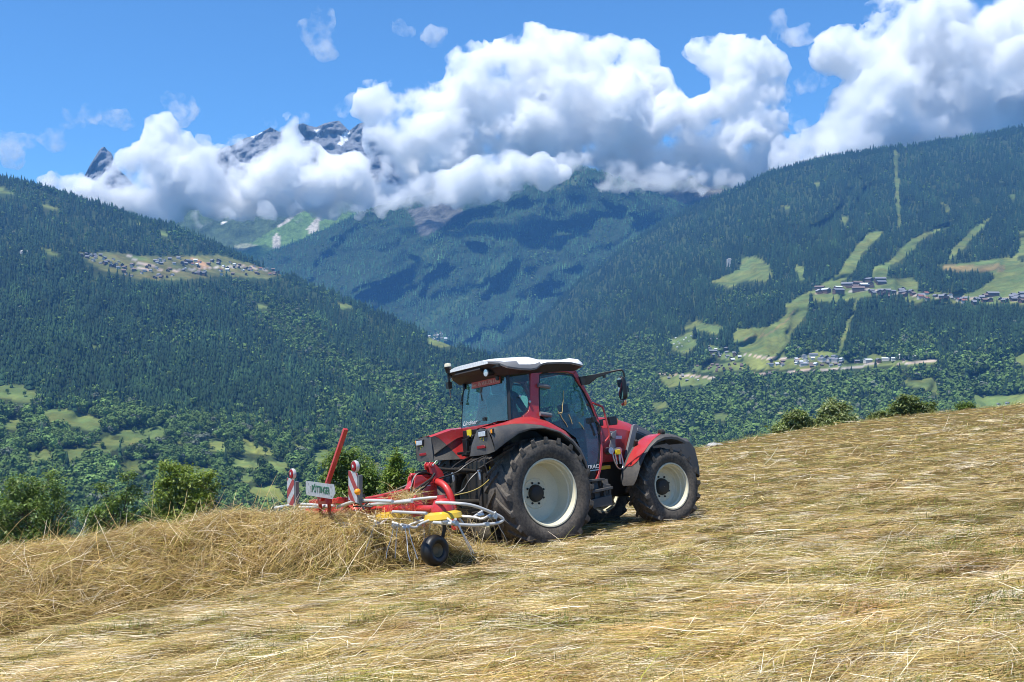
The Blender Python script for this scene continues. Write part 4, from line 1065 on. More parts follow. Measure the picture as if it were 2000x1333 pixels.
STRAW_STUCK = flat_mat("stuck_straw", (.55, .40, .18), .7)
def build_tractor():
    T = empty("tractor")
    T.matrix_world = TR
    tag(T, "red and grey tractor with a white roof driving across the hay field", "tractor")
    # ---- wheels
    for h in (-1, 1):
        wheel("rear_wheel", T, (0, h * .84, .775), .834, .54, .508, 20, .36, .12, 8, h)
        wheel("front_wheel", T, (2.52, h * .865, .60), .642, .44, .381, 17, .24, .125, 8, h)
    # ---- rear fenders
    arch = [(-.925, 1.467), (-.73, 1.569), (-.48, 1.684), (-.24, 1.728), (0, 1.723), (.28, 1.64), (.507, 1.474), (.634, 1.307), (.711, 1.143), (.765, .99)]
    topl = [(-.955, 1.79), (-.74, 1.815), (-.45, 1.829), (-.20, 1.812), (.03, 1.775), (.33, 1.68), (.57, 1.545), (.71, 1.385), (.795, 1.17), (.825, .98)]
    redl = [(-.93, 1.822), (-.72, 1.846), (-.45, 1.878), (-.20, 1.928), (.0, 1.925), (.30, 1.838), (.53, 1.715), (.665, 1.57), (.755, 1.28), (.79, 1.02)]
    for h in (-1, 1):
        m = MB()
        def row(L, y, dz=0.0): return [(x, h * y, z + dz) for x, z in L]
        rows = [row(arch, .80, .012), row(arch, 1.06, .012), row(arch, 1.105), row([(a[0] * .75 + b[0] * .25, a[1] * .75 + b[1] * .25) for a, b in zip(arch, topl)], 1.112),
                row([(a[0] * .3 + b[0] * .7, a[1] * .3 + b[1] * .7) for a, b in zip(arch, topl)], 1.085), row(topl, 1.02), row(topl, .985, .012)]
        m.loft(rows, closed=False)
        # rear face with its lamps, turning in to the hitch side
        b = [(-.925, 1.105, 1.467), (-.945, 1.085, 1.62), (-.955, 1.02, 1.79), (-.955, .985, 1.802), (-.935, .80, 1.822), (-.90, .66, 1.806), (-.955, .56, 1.60), (-.975, .52, 1.435), (-.97, .75, 1.432), (-.955, .98, 1.440)]
        m.add([(x, h * y, z) for x, y, z in b] + [(-.975, h * .82, 1.62)], [(i, (i + 1) % len(b), len(b)) for i in range(len(b))])
        # the cheek beside the hitch: grey behind, red ahead of a raked seam
        Tp = lambda q: Vector((-.90 + .60 * q, .66 - .10 * q, 1.806 + .085 * min(1, q * 1.6)))
        Bt = lambda q: Vector((-.975 + .675 * q, .52 - .03 * q, 1.435 - .035 * q))
        def cheek(q, t, d=0.0):
            p = Tp(q).lerp(Bt(q), t); p.y -= .0 + .05 * math.sin(math.pi * t) * (1 - .5 * q) * -1 - d; return (p.x, h * (p.y - 2 * d), p.z)
        seam = lambda t: .10 + .62 * t ** .8
        TT = [i / 8 for i in range(9)]
        m.loft([[cheek(seam(t) * k / 5, t) for t in TT] for k in range(6)], closed=False)
        ln = MB(); ln.loft([[(x, y + h * .03, z) for x, y, z in (cheek(k / 6, t) for t in TT)] for k in range(7)], closed=False); ln.loft([row(arch, .55, .06), row(arch, 1.09, .03)], closed=False)
        ln.build("fender_liner", BLACK, T)
        m.build("rear_fender", GREY, T, angle=38)
        m = MB()
        rows = [row(topl, .986, .013), row([(a[0] * .4 + b[0] * .6, a[1] * .4 + b[1] * .6) for a, b in zip(topl, redl)], .93, .012), row(redl, .82, .006), row(redl, .70, .004)]
        m.loft(rows, closed=False)
        m.loft([[cheek(seam(t) + (1 - seam(t)) * k / 4, t, .002) for t in TT] for k in range(5)], closed=False)
        tp = [Tp(q / 8) for q in range(9)]
        m.loft([[(p.x, h * p.y, p.z) for p in tp], [(min(p.x - .02, -.2), h * .70, p.z + .022) for p in tp]], closed=False)
        m.add([(-.30, h * .56, 1.891), (-.32, h * .70, 1.912), (-.20, h * .70, 1.932), (-.20, h * .56, 1.93)], [(0, 1, 2, 3)])
        m.build("fender_panel", RED, T, angle=38)
        # lamps
        o = MB().box((-.955, h * .90, 1.735), (.05, .205, .10)).build("work_lamp", BLACK, T, .012)
        MB().box((-.983, h * .90, 1.735), (.012, .178, .072)).build("lamp_lens", LAMPGLASS, o, .006)
        o = MB().box((-.915, h * 1.075, 1.755), (.04, .05, .08), Matrix.Rotation(h * -.35, 3, 'Z')).build("marker_lamp", BLACK, T, .01)
        MB().box((-.935, h * 1.082, 1.755), (.016, .03, .055), Matrix.Rotation(h * -.35, 3, 'Z')).build("lamp_lens", ORANGE, o, .006)
        MB().box((-.972, h * .83, 1.55), (.016, .21, .042)).build("reflector", REDLENS, T, .005)
        m = MB().box((-.962, h * .84, 1.655), (.012, .045, .06)); m.box((-.962, h * .90, 1.66), (.012, .014, .045)); m.build_each("speed_sticker", STICK, T)
    # ---- cab frame
    m = MB()
    for h in (-1, 1):
        # B pillar with its foot, roof rail and A pillar, down to the step
        strip(m, [(.165, 2.66), (.181, 2.60), (.111, 2.281), (.06, 2.10), (.02, 2.02), (-.09, 1.955), (-.10, 1.90)], [(.345, 2.62), (.335, 2.552), (.268, 2.272), (.236, 2.08), (.224, 1.955), (.222, 1.87), (.21, 1.83)], h, -.06, .004)
        strip(m, [(.17, 2.665), (.40, 2.675), (.93, 2.65), (1.089, 2.61)], [(.335, 2.575), (.42, 2.603), (.90, 2.592), (1.02, 2.55)], h, -.06, .004)
        A0 = [(1.089, 2.61), (1.233, 2.282), (1.31, 2.098), (1.387, 1.814), (1.404, 1.545), (1.396, 1.438), (1.325, 1.149), (1.25, .986), (1.16, .85)]
        A1 = [(1.02, 2.55), (1.195, 2.24), (1.272, 2.05), (1.345, 1.797), (1.364, 1.547), (1.345, 1.40), (1.262, 1.12), (1.185, .95), (1.10, .835)]
        strip(m, A0, A1, h, -.06, .006)
    m.bar((-.20, -.60, 2.63), (-.20, .60, 2.63), .05); m.bar((1.06, -.68, 2.62), (1.06, .68, 2.62), .06)
    m.bar((-.315, -.72, 1.868), (-.315, .72, 1.868), .05, .065)
    for h in (-1, 1): m.bar((-.315, h * .70, 1.868), (-.05, h * .765, 1.885), .05, .065)
    m.build("cab_frame", RED, T, .008)
    m = MB()
    for h in (-1, 1):
        m.loft([[(-.315, h * .675, 1.89), (-.285, h * .70, 1.89), (-.25, h * .66, 1.89), (-.30, h * .635, 1.89)], [(-.215, h * .605, 2.64), (-.185, h * .635, 2.64), (-.15, h * .60, 2.64), (-.20, h * .575, 2.64)]])
        # dark edging of the door glass
        gq = [(.339, 2.582), (.635, 2.599), (1.013, 2.552), (1.097, 2.469), (1.218, 2.203), (1.293, 2.019), (1.347, 1.797), (1.368, 1.547), (1.324, 1.296), (1.213, 1.013), (.985, 1.005), (1.0, 1.131), (.859, 1.539), (.654, 1.692), (.323, 1.853), (.227, 1.971), (.339, 2.582)]
        cx, cz = .8, 1.9
        strip(m, gq, [(x + (cx - x) * .035, z + (cz - z) * .035) for x, z in gq], h, -.03, -.004)
    m.bar((1.10, -.66, 2.56), (1.385, -.72, 1.62), .035); m.bar((1.10, .66, 2.56), (1.385, .72, 1.62), .035)
    m.build_each("black_pillar", BLACK, T, .004)
    # ---- glass
    for h in (-1, 1):
        m = MB(); g2 = gq[:-1]
        V = [side(p, h, -.016) for p in g2] + [side(p, h, -.022) for p in g2]; n = len(g2)
        m.add(V, [tuple(range(n)), tuple(range(2 * n - 1, n - 1, -1))] + [(i, (i + 1) % n, n + (i + 1) % n, n + i) for i in range(n)])
        d = m.build("door_glass", GLASS, T)
        q = [(-.27, .665, 1.905), (-.18, .61, 2.62), (.165, .69, 2.625), (.10, .725, 2.281), (.03, .748, 2.05), (-.08, .757, 1.965)]
        MB().add([(x, h * y, z) for x, y, z in q] + [(x, h * (y - .006), z) for x, y, z in q], [tuple(range(6)), tuple(range(11, 5, -1))] + [(i, (i + 1) % 6, 6 + (i + 1) % 6, 6 + i) for i in range(6)]).build("quarter_glass", GLASS, T)
        k = MB()
        for x, z in ((-.10, 2.26), (.055, 2.16)): k.lathe([(0, .012), (h * .02, .022), (h * .03, .02), (h * .034, .002)], (x, h * (.70 + .06 * (2.3 - z) + (x + .2) * .12), z), n=14)
        k.build_each("glass_knob", STEEL, T)
        # hinges and latch
        k = MB()
        for z, x0 in ((2.40, .265), (1.955, .21)):
            k.tube([(x0, h * (gl(z) + .03), z + .01), (x0 + .13, h * (gl(z) + .045), z - .015), (x0 + .21, h * (gl(z) + .02), z - .03)], .034, 10, True, 1)
        k.build_each("door_hinge", GREY2, T)
        k = MB()
        k.box((1.245, h * (gl(1.7) + .035), 1.80), (.075, .07, .09)); k.tube([(1.26, h * (gl(1.7) + .05), 1.78), (1.31, h * (gl(1.7) + .075), 1.72), (1.32, h * (gl(1.7) + .07), 1.62), (1.30, h * (gl(1.7) + .04), 1.56)], .02, 8, True, 1)
        k.build("door_handle", BLACK, T, .01)
    rw = [(-.316, .645, 1.905), (-.316, -.645, 1.905), (-.212, -.585, 2.61), (-.212, .585, 2.61)]
    MB().add(rw + [(x + .006, y, z) for x, y, z in rw], [(0, 1, 2, 3), (7, 6, 5, 4), (0, 1, 5, 4), (1, 2, 6, 5), (2, 3, 7, 6), (3, 0, 4, 7)]).build("rear_window", GLASS, T)
    fw = [(1.39, .69, 1.50), (1.39, -.69, 1.50), (1.07, -.63, 2.57), (1.07, .63, 2.57)]
    MB().add(fw + [(x - .006, y, z) for x, y, z in fw], [(0, 1, 2, 3), (7, 6, 5, 4), (0, 1, 5, 4), (1, 2, 6, 5), (2, 3, 7, 6), (3, 0, 4, 7)]).build("windscreen", GLASS, T)
    nu = (.104, 0, .705)
    lettering("Lindner", .105, (-.335, .36, 1.965), (0, -1, 0), nu, LETTERW, T, "maker_lettering", .001, .3, width=.42)
    m = MB().add([(-.247, .34, 2.50), (-.247, -.46, 2.50), (-.232, -.46, 2.60), (-.232, .34, 2.60)] + [(-.243, .34, 2.50), (-.243, -.46, 2.50), (-.228, -.46, 2.60), (-.228, .34, 2.60)], [(0, 1, 2, 3), (7, 6, 5, 4), (0, 1, 5, 4), (1, 2, 6, 5), (2, 3, 7, 6), (3, 0, 4, 7)])
    bn = m.build("window_banner", flat_mat("red_banner", (0.62, 0.09, 0.045), 0.5), T)
    lettering("Gec. Ely VULLIEN & Fils", .075, (-.245, -.06, 2.55), (0, -1, 0), nu, flat_mat("banner_letters", (.75, .45, .30), .5), bn, "lettering", .001, 0, width=.74)
    lettering("LINTRAC", .085, (1.02, -(gl(1.07) + .004), 1.062), (1, 0, 0), (0, .08, 1), LETTERW, T, "model_lettering", .001, .3, width=.40, bold=.001)
    m = MB().box((1.08, -(gl(1.0) - .002), 1.008), (.26, .012, .014)); m.build("door_sill_strip", STEEL, T)
    # rear window fittings
    m = MB(); m.tube([(-.262, .50, 2.56), (-.30, .56, 2.40), (-.305, .575, 2.33)], .012, 8); m.box((-.315, .57, 2.30), (.03, .05, .04)); m.box((-.262, -.42, 2.58), (.03, .06, .06)); m.box((-.31, -.03, 1.99), (.04, .07, .05)); m.tube([(-.24, .56, 2.60), (-.252, .52, 2.53)], .03, 8)
    m.build_each("window_fitting", BLACK, T, .004)
    m = MB()                                              # straws stuck to the door
    for a, b in (((.78, 2.30), (.70, 2.05)), ((.70, 2.05), (.66, 1.93)), ((.60, 1.98), (.66, 1.86)), ((.66, 1.86), (.74, 1.72)), ((.80, 1.92), (.84, 1.76)), ((.60, 1.95), (.68, 1.96)), ((.98, 1.78), (1.06, 1.66))):
        m.tube([(a[0], -(gl(a[1]) - .008), a[1]), ((a[0] + b[0]) / 2 + .008, -(gl((a[1] + b[1]) / 2) - .006), (a[1] + b[1]) / 2), (b[0], -(gl(b[1]) - .008), b[1])], .006, 5)
    m.build_each("stuck_straw", STRAW_STUCK, T)
    # ---- roof: white skin over a dark tray
    S = [(-.50, .55, 2.80, 2.845, 2.868), (-.40, .68, 2.77, 2.835, 2.882), (-.31, .785, 2.695, 2.80, 2.888), (-.1, .815, 2.655, 2.80, 2.894), (.10, .82, 2.638, 2.80, 2.897), (.21, .82, 2.65, 2.80, 2.897), (.30, .818, 2.70, 2.80, 2.896), (.36, .815, 2.716, 2.795, 2.890), (.43, .812, 2.724, 2.785, 2.852),
         (.70, .808, 2.722, 2.778, 2.838), (.92, .80, 2.710, 2.778, 2.828), (1.08, .79, 2.678, 2.782, 2.828), (1.19, .735, 2.665, 2.79, 2.845), (1.31, .62, 2.675, 2.78, 2.828), (1.44, .40, 2.70, 2.755, 2.79)]
    m = MB(); rings = []
    for x, w, zb, ze, zc in S:
        y0 = min(.45, w * .7)
        rings.append([(x, -w, zb), (x, -w - .008, zb + .025), (x, -w + .012, (zb + ze) / 2 + .012), (x, -w + .07, ze), (x, -y0, zc - .006), (x, -.2, zc), (x, .2, zc), (x, y0, zc - .006), (x, w - .07, ze), (x, w - .012, (zb + ze) / 2 + .012), (x, w + .008, zb + .025), (x, w, zb)])
    b0 = len(m.Q); m.loft(rings)
    for k in range(len(rings) - 1):
        for j in ((0, 1, 9, 10) if S[k][0] > -.12 else (0, 1, 2, 8, 9, 10)):
            if S[k][0] < .26: m.M[b0 + k * 12 + j] = 1
        if S[k][0] >= .26: m.M[b0 + k * 12] = m.M[b0 + k * 12 + 10] = 1
    m.build("roof", [WHITE, GREY2], T, angle=30)
    m = MB()
    rings = [[(x, -w + .012, zb - .002), (x, w - .012, zb - .002), (max(min(x, 1.05), -.235), min(w, .72) - .02, 2.60), (max(min(x, 1.05), -.235), -min(w, .72) + .02, 2.60)] for x, w, zb, ze, zc in S]
    m.loft(rings)
    m.box((-.452, 0.06, 2.735), (.05, .72, .085), Matrix.Rotation(-.9, 3, 'Y'))
    m.box((-.36, -.60, 2.75), (.12, .20, .05)); m.box((-.36, .60, 2.75), (.12, .2, .05))
    o = m.build("roof_lining", flat_mat("dark_brown_lining", (.028, .022, .018), .6), T, .006)
    m = MB(); m.lathe([(-.06, .045), (-.085, .055), (-.09, .001)], (-.37, -.40, 2.675), 'X', 20); m.build("roof_work_lamp", LAMPGLASS, T)
    m = MB(); m.lathe([(.05, .05), (-.06, .056), (-.064, .05), (-.03, .045)], (-.37, -.40, 2.675), 'X', 20); m.build("lamp_housing", BLACK, T)
    # beacon and plug at the far rear corner
    m = MB(); m.lathe([(2.80, .04), (2.86, .05), (2.875, .06), (2.90, .06)], (-.50, .575, 0), 'Z', 20, True)
    m.tube([(-.50, .575, 2.83), (-.44, .60, 2.75)], .02, 8); m.tube([(-.505, .58, 2.80), (-.505, .585, 2.62)], .018, 8); m.box((-.51, .585, 2.60), (.07, .075, .11)); m.tube([(-.52, .56, 2.55), (-.55, .51, 2.40)], .011, 6)
    o = m.build("beacon_bracket", BLACK, T)
    MB().lathe([(2.90, .055), (2.93, .056), (2.955, .045), (2.962, .001)], (-.50, .575, 0), 'Z', 20).build("beacon_lens", flat_mat("cream_dome", (.75, .68, .5), .3), o)
    # ---- mirrors
    for h in (-1, 1):
        m = MB()
        m.loft([[(1.10, h * .72, 2.50), (1.10, h * .75, 2.50), (1.14, h * .75, 2.36), (1.14, h * .72, 2.36)], [(1.17, h * .85, 2.50), (1.19, h * .85, 2.50), (1.20, h * .85, 2.36), (1.18, h * .85, 2.36)], [(1.26, h * .97, 2.51), (1.28, h * .97, 2.51), (1.28, h * .97, 2.445), (1.26, h * .97, 2.445)], [(1.40, h * 1.16, 2.53), (1.42, h * 1.16, 2.53), (1.42, h * 1.16, 2.50), (1.40, h * 1.16, 2.50)]])
        m.tube([(1.40, h * 1.15, 2.515), (1.50, h * 1.285, 2.525), (1.525, h * 1.31, 2.515), (1.535, h * 1.32, 2.48), (1.54, h * 1.325, 2.40)], .016, 8, True, 1)
        m.box((1.335, h * 1.08, 2.455), (.035, .035, .05))
        a = m.build("mirror_arm", BLACK, T, .004)
        R = Matrix.Rotation(h * .30, 3, 'Z')
        m = MB()
        c = Vector((1.49, h * 1.28, 2.235))
        def ov(w, hh, dx): return [c + R @ Vector((dx, w * math.copysign(abs(math.cos(t)) ** .55, math.cos(t)), hh * math.copysign(abs(math.sin(t)) ** .6, math.sin(t)) - .0 + .012 * math.cos(t))) for t in [6.2832 * i / 24 for i in range(24)]]
        m.loft([ov(.098, .185, -.02), ov(.105, .192, .0), ov(.095, .175, .045), ov(.05, .10, .075)])
        m.box(c + R @ Vector((.08, 0, -.02)), (.05, .05, .10), R)
        hd = m.build("mirror_head", BLACK, T, angle=50)
        MB().loft([ov(.086, .172, -.0215), ov(.086, .172, -.0235)]).build("mirror_glass", flat_mat("mirror_face", (.75, .78, .8), .03, 1.0), hd)
        MB().loft([[c + R @ Vector((dx, y, z)) for y, z in ((-.075, -.185), (.075, -.185), (.065, -.245), (.03, -.275), (-.03, -.275), (-.065, -.245))] for dx in (-.018, .03)]).build("lower_mirror", flat_mat("mirror_face_low", (.7, .5, .5), .05, 1.0), hd, .006)
    # ---- bonnet
    m = MB(); rings = []
    for x, w, zt, zs in [(1.33, .45, 1.875, 1.73), (1.60, .45, 1.87, 1.73), (1.90, .445, 1.85, 1.71), (2.20, .435, 1.80, 1.66), (2.45, .425, 1.725, 1.59), (2.62, .415, 1.645, 1.52)]:
        zb = 1.10
        rings.append([(x, -w, zb), (x, -w - .012, zb + .22), (x, -w, zs - .06), (x, -w + .035, zs), (x, -w + .14, zt - .02), (x, -.18, zt + .008), (x, .18, zt + .008), (x, w - .14, zt - .02), (x, w - .035, zs), (x, w, zs - .06), (x, w + .012, zb + .22), (x, w, zb)])
    m.loft(rings)
    m.build("bonnet", RED, T, .006, angle=24)
    m = MB(); rings = []
    for x, w, zt, zs, zb in [(2.60, .46, 1.545, 1.46, .95), (2.80, .50, 1.47, 1.40, .90), (3.05, .54, 1.40, 1.34, .82), (3.34, .57, 1.375, 1.32, .78), (3.56, .57, 1.345, 1.27, .74), (3.67, .56, 1.22, 1.15, .70), (3.73, .54, .98, .93, .66), (3.72, .52, .72, .70, .64)]:
        rings.append([(x, -w, zb), (x, -w - .01, (zb + zs) / 2), (x, -w, zs), (x, -w + .07, zt), (x, w - .07, zt), (x, w, zs), (x, w + .01, (zb + zs) / 2), (x, w, zb)])
    m.loft(rings); m.build("bonnet_nose", GREY, T, .012, angle=24)
    for h in (-1, 1):                                     # raked side grille panel between bonnet and nose
        m = MB()
        q = [(2.10, 1.13), (2.13, 1.20), (2.36, 1.66), (2.41, 1.675), (2.76, 1.50), (2.72, 1.10)]
        m.plate(q, .05, at=h * .475)
        m.plate([(2.44, 1.61), (2.70, 1.49), (2.69, 1.44), (2.42, 1.55)], .012, at=h * .505)
        m.build("side_panel", GREY2, T, .01)
        MB().plate([(2.40, 1.53), (2.68, 1.42), (2.67, 1.20), (2.30, 1.24)], .012, at=h * .503).build("grille", BLACK, T)
        MB().plate([(1.88, 1.52), (2.10, 1.50), (2.09, 1.45), (1.86, 1.46)], .01, at=h * .468).build("bonnet_badge", STEEL, T)
    # small black lamp boxes on the bonnet shoulder
    for h in (-1, 1):
        m = MB(); m.box((1.86, h * .53, 1.76), (.16, .10, .14)); m.tube([(1.60, h * .50, 1.79), (1.80, h * .52, 1.80)], .012, 6)
        o = m.build("indicator_lamp", BLACK, T, .014); MB().box((1.955, h * .53, 1.755), (.035, .075, .075)).build("lamp_lens", ORANGE, o, .012)
        MB().box((1.62, h * .53, 1.745), (.075, .06, .10)).build("bonnet_catch", BLACK, T, .01)
    # ---- front mudguards
    for h in (-1, 1):
        def ring(A, r, y):
            out = []
            for a in A:
                q = r(a) if callable(r) else r
                k = max(0, (a - 160) / 13) ** 2           # the tail rounds off towards its middle
                out.append((2.52 + q * math.cos(math.radians(a)), h * (y + (.90 - y) * .45 * k), .60 + q * math.sin(math.radians(a))))
            return out
        A = [173, 171, 167, 160, 150, 136, 122, 108, 96, 84, 74, 64, 60]
        crown_r = lambda a: float(np.interp(a, [58, 72, 90, 98, 110, 122, 135, 145, 160, 171], [.85, .862, .866, .866, .845, .815, .795, .79, .80, .81]))
        low_r = lambda a: float(np.interp(a, [58, 90, 130, 150, 163, 171], [.755, .765, .775, .78, .80, .80]))
        m = MB()
        m.loft([ring(A, lambda a: low_r(a) + .012, .72), ring(A, lambda a: low_r(a) + .010, 1.07), ring(A, low_r, 1.115), ring(A, lambda a: low_r(a) * .6 + crown_r(a) * .4, 1.118), ring(A, lambda a: low_r(a) * .2 + crown_r(a) * .8 - .004, 1.085), ring(A, lambda a: crown_r(a) - .004, 1.02), ring(A, crown_r, .90), ring(A, crown_r, .70), ring(A, lambda a: crown_r(a) - .02, .69)], closed=False)
        e0 = [ring([173], r, y)[0] for r, y in ((low_r, .72), (low_r, 1.115), (lambda a: crown_r(a) - .004, 1.02), (crown_r, .70))]
        m.add(e0, [(0, 1, 2, 3)])
        m.build("front_mudguard", GREY, T, angle=40)
        A = [150, 145, 138, 130, 121, 112, 103, 95, 88, 82]
        m = MB(); edge = [.92, 1.00, 1.05, 1.068, 1.072, 1.068, 1.055, 1.03, .99, .93]
        rr = lambda a, y: (crown_r(a) if y <= 1.0 else crown_r(a) - .004 - (crown_r(a) - low_r(a)) * .42 * ((y - 1.0) / .115) ** 1.6) + .007
        m.loft([[ring([a], rr(a, y0 + (e - y0) * f), y0 + (e - y0) * f)[0] for a, e in zip(A, edge)] for y0 in (.76,) for f in (0, .4, .7, .85, 1.0)], closed=False)
        m.build("mudguard_panel", RED, T, angle=45)
        m = MB(); m.bar((2.50, h * .74, 1.36), (2.50, h * .60, 1.0), .05); m.bar((2.1, h * .8, 1.40), (2.2, h * .5, .9), .05); m.bar((2.3, h * .80, 1.30), (2.72, h * .80, 1.32), .07, .06); m.build_each("mudguard_stay", IRON, T)
        m = MB(); m.lathe([(-.05, .035), (-.04, .052), (.03, .052), (.045, .03)], (2.50, h * 1.0, 1.485), 'X', 16, True); m.box((2.50, h * 1.0, 1.43), (.03, .03, .06)); m.build("mudguard_lamp", IRON, T)
    # ---- underbody, axles, hitch
    m = MB()
    m.loft([[(x, y, z) for y, z in ((-a, b), (a, b), (a * 1.0, c), (-a, c))] for x, a, b, c in ((-.55, .30, .42, 1.35), (-.2, .34, .40, 1.50), (.35, .34, .42, 1.25), (1.2, .28, .48, 1.1), (2.0, .24, .52, 1.12), (2.75, .26, .55, 1.1))])
    m.lathe([(-.62, .16), (-.35, .20), (.35, .20), (.62, .16)], (0, 0, .775), 'Y', 20, True)
    m.lathe([(-.66, .09), (-.3, .13), (.3, .13), (.66, .09)], (2.52, 0, .60), 'Y', 16, True)
    for h in (-1, 1):
        m.box((.95, h * .50, .78), (.75, .28, .50)); m.box((.66, h * .50, 1.05), (.8, .30, .30))
        m.tube([(2.2, h * .3, .75), (2.50, h * .62, .62)], .04, 8)
    m.box((.1, 0, 1.70), (.9, 1.0, .30)); m.box((.5, 0, 1.15), (1.5, 1.1, .16))
    m.build("chassis", IRON, T, .02)
    m = MB(); m.box((-.36, 0, 1.64), (.10, .97, .42)); m.box((-.43, -.28, 1.55), (.08, .22, .2)); m.box((-.43, .1, 1.52), (.08, .3, .16)); m.box((-.45, .36, 1.60), (.06, .12, .24))
    for k in range(5): m.lathe([(-.05, .03), (.02, .034)], (-.43, -.2 + .11 * k, 1.74), 'X', 10, True)
    m.build("rear_housing", BLACK, T, .008)
    m = MB()
    for h in (-1, 1):                                     # lower links, lift rods, stabilisers
        m.bar((-.30, h * .34, .60), (-1.28, h * .40, .62), .035, .09); m.tube([(-.72, h * .36, 1.16), (-.78, h * .38, .66)], .030, 10)
        m.bar((-.25, h * .30, 1.36), (-.73, h * .37, 1.20), .05, .10); m.tube([(-.35, h * .46, .62), (-1.0, h * .44, .60)], .02, 6)
    m.tube([(-.45, .0, 1.18), (-.85, .0, 1.24), (-1.24, .0, 1.30)], .028, 10); m.tube([(-.70, .0, 1.215), (-.95, .0, 1.255)], .042, 10)
    m.tube([(-.55, .02, .72), (-1.25, .02, .80)], .05, 10)
    m.build_each("linkage_bar", IRON, T)
    m = MB()
    for h in (-1, 1): m.lathe([(-.09, .022), (.05, .03), (.09, .026)], (-.735, h * .365, 1.10), 'Z', 12, True); m.lathe([(-.03, .025), (.03, .025)], (-.735, h * .365, 1.20), 'Y', 12, True)
    m.build_each("lift_rod_end", STEEL, T)
    m = MB()                                              # hydraulic hoses to the implement
    for a, b, sag in (((-.50, -.22, 1.42), (-1.30, -.10, 1.16), .05), ((-.50, .18, 1.44), (-1.32, .06, 1.20), .08), ((-.50, -.30, 1.30), (-1.30, -.14, .90), .16), ((-.50, .30, 1.36), (-.75, .52, .92), .1), ((-.5, -.35, 1.5), (-.72, -.50, 1.1), .1)):
        a, b = Vector(a), Vector(b); m.tube([a, a * .7 + b * .3 + Vector((-.1, 0, -sag * .4)), a * .4 + b * .6 + Vector((0, 0, -sag)), b], .013, 6, True, 2)
    for k in range(6): m.lathe([(-.10, .02), (.02, .024)], (-.56, -.30 + .12 * k, 1.47 + .03 * (k % 2)), 'X', 8, True)
    m.build_each("hydraulic_hose", BLACK, T)
    m = MB(); m.tube([(-.52, -.40, 1.1), (-.85, -.42, .92), (-1.2, -.2, .88)], .010, 6, True, 2); m.build("yellow_hose", flat_mat("dull_yellow", (.35, .26, .05), .6), T)
    m = MB(); m.box((-.455, .225, 1.80), (.016, .115, .11)); m.box((-.56, -.34, 1.22), (.05, .06, .06)); m.build_each("warning_sticker", STICK, T)
    # ---- steps, handrail, valve bracket on the near side and its twin
    for h in (-1, 1):
        m = MB()
        m.bar((.84, h * .92, .86), (1.16, h * .92, .855), .18, .035); m.bar((.84, h * .97, .69), (1.27, h * .97, .71), .16, .04)
        m.loft([[(.84, h * y, z) for y, z in ((.86, .44), (1.02, .44), (1.02, .575), (.86, .575))], [(1.25, h * y, z) for y, z in ((.86, .44), (1.02, .44), (1.02, .60), (.86, .60))]])
        for x in (1.02, 1.24): m.bar((x, h * .90, .85), (x, h * .95, .50), .03, .11, (1, 0, 0))
        m.plate([(1.12, .56), (1.26, .57), (1.27, .77), (1.12, .77)], .03, at=h * .985); m.bar((1.14, h * .90, .75), (1.14, h * .90, .92), .015)
        m.build("cab_step", GREY, T, .006)
        m = MB(); m.plate([(1.15, .605), (1.185, .605), (1.185, .71), (1.15, .71)], .01, at=h * 1.003); m.plate([(1.205, .607), (1.235, .607), (1.235, .71), (1.205, .71)], .01, at=h * 1.003); m.build_each("step_slot", BLACK, T)
        m = MB(); m.tube([(1.27, h * .79, 2.07), (1.42, h * .84, 2.00), (1.44, h * .85, 1.96), (1.50, h * .86, 1.55), (1.49, h * .85, 1.50), (1.40, h * .81, 1.42)], .017, 10, True, 1); m.build("grab_rail", RED, T)
    m = MB(); m.plate([(1.72, 1.56), (1.86, 1.60), (1.80, 1.40), (1.80, 1.28), (1.62, 1.25), (1.70, 1.42)], .02, at=-.62); m.box((1.73, -.64, 1.55), (.10, .05, .08)); m.lathe([(-.04, .05), (.04, .05)], (1.74, -.64, 1.52), 'Y', 14, True)
    m.build("valve_bracket", GREY2, T, .006)
    m = MB(); m.lathe([(-.05, .055), (.05, .06)], (1.62, -.66, 1.28), 'Y', 16, True); m.lathe([(-.05, .05), (.05, .055)], (1.80, -.66, 1.27), 'Y', 16, True); m.tube([(1.64, -.70, 1.28), (1.65, -.71, 1.12), (1.70, -.71, 1.00), (1.78, -.71, .96), (1.84, -.71, 1.0), (1.85, -.70, 1.12), (1.82, -.69, 1.28)], .013, 8, True, 2); m.tube([(1.70, -.69, 1.22), (1.72, -.69, 1.05)], .02, 8); m.tube([(1.80, -.69, 1.22), (1.80, -.69, 1.05)], .02, 8)
    m.build_each("valve_coupling", STEEL, T)
    MB().box((1.755, -.715, 1.245), (.095, .03, .08)).build("coupling_cap", STICK, T, .006)
    m = MB(); m.box((1.55, -.50, 1.02), (.30, .12, .06)); m.build("yellow_pipe", YELLOW, T, .01)
    # ---- what shows through the glass
    m = MB(); m.box((.32, .0, 1.72), (.50, .52, .14)); m.loft([[(x, -w, z), (x, w, z), (x - .12, w, z), (x - .12, -w, z)] for x, w, z in ((.14, .25, 1.74), (.08, .26, 2.0), (.03, .24, 2.3), (.02, .15, 2.36))])
    m.box((.02, 0, 2.45), (.09, .28, .16)); m.build("driver_seat", flat_mat("seat_cloth", (.03, .032, .036), .85), T, .04)
    m = MB(); m.box((.42, -.40, 1.88), (.50, .14, .16)); m.box((1.12, 0, 1.62), (.22, .50, .46)); m.tube([(1.05, 0, 1.70), (.88, 0, 1.98)], .035, 8); m.box((1.10, -.26, 2.02), (.04, .24, .18), Matrix.Rotation(-.3, 3, 'Y'))
    m.lathe([(-.012, .19), (0, .205), (.012, .19), (0, .175), (-.012, .19)], (0, 0, 0), 'Z', 28)
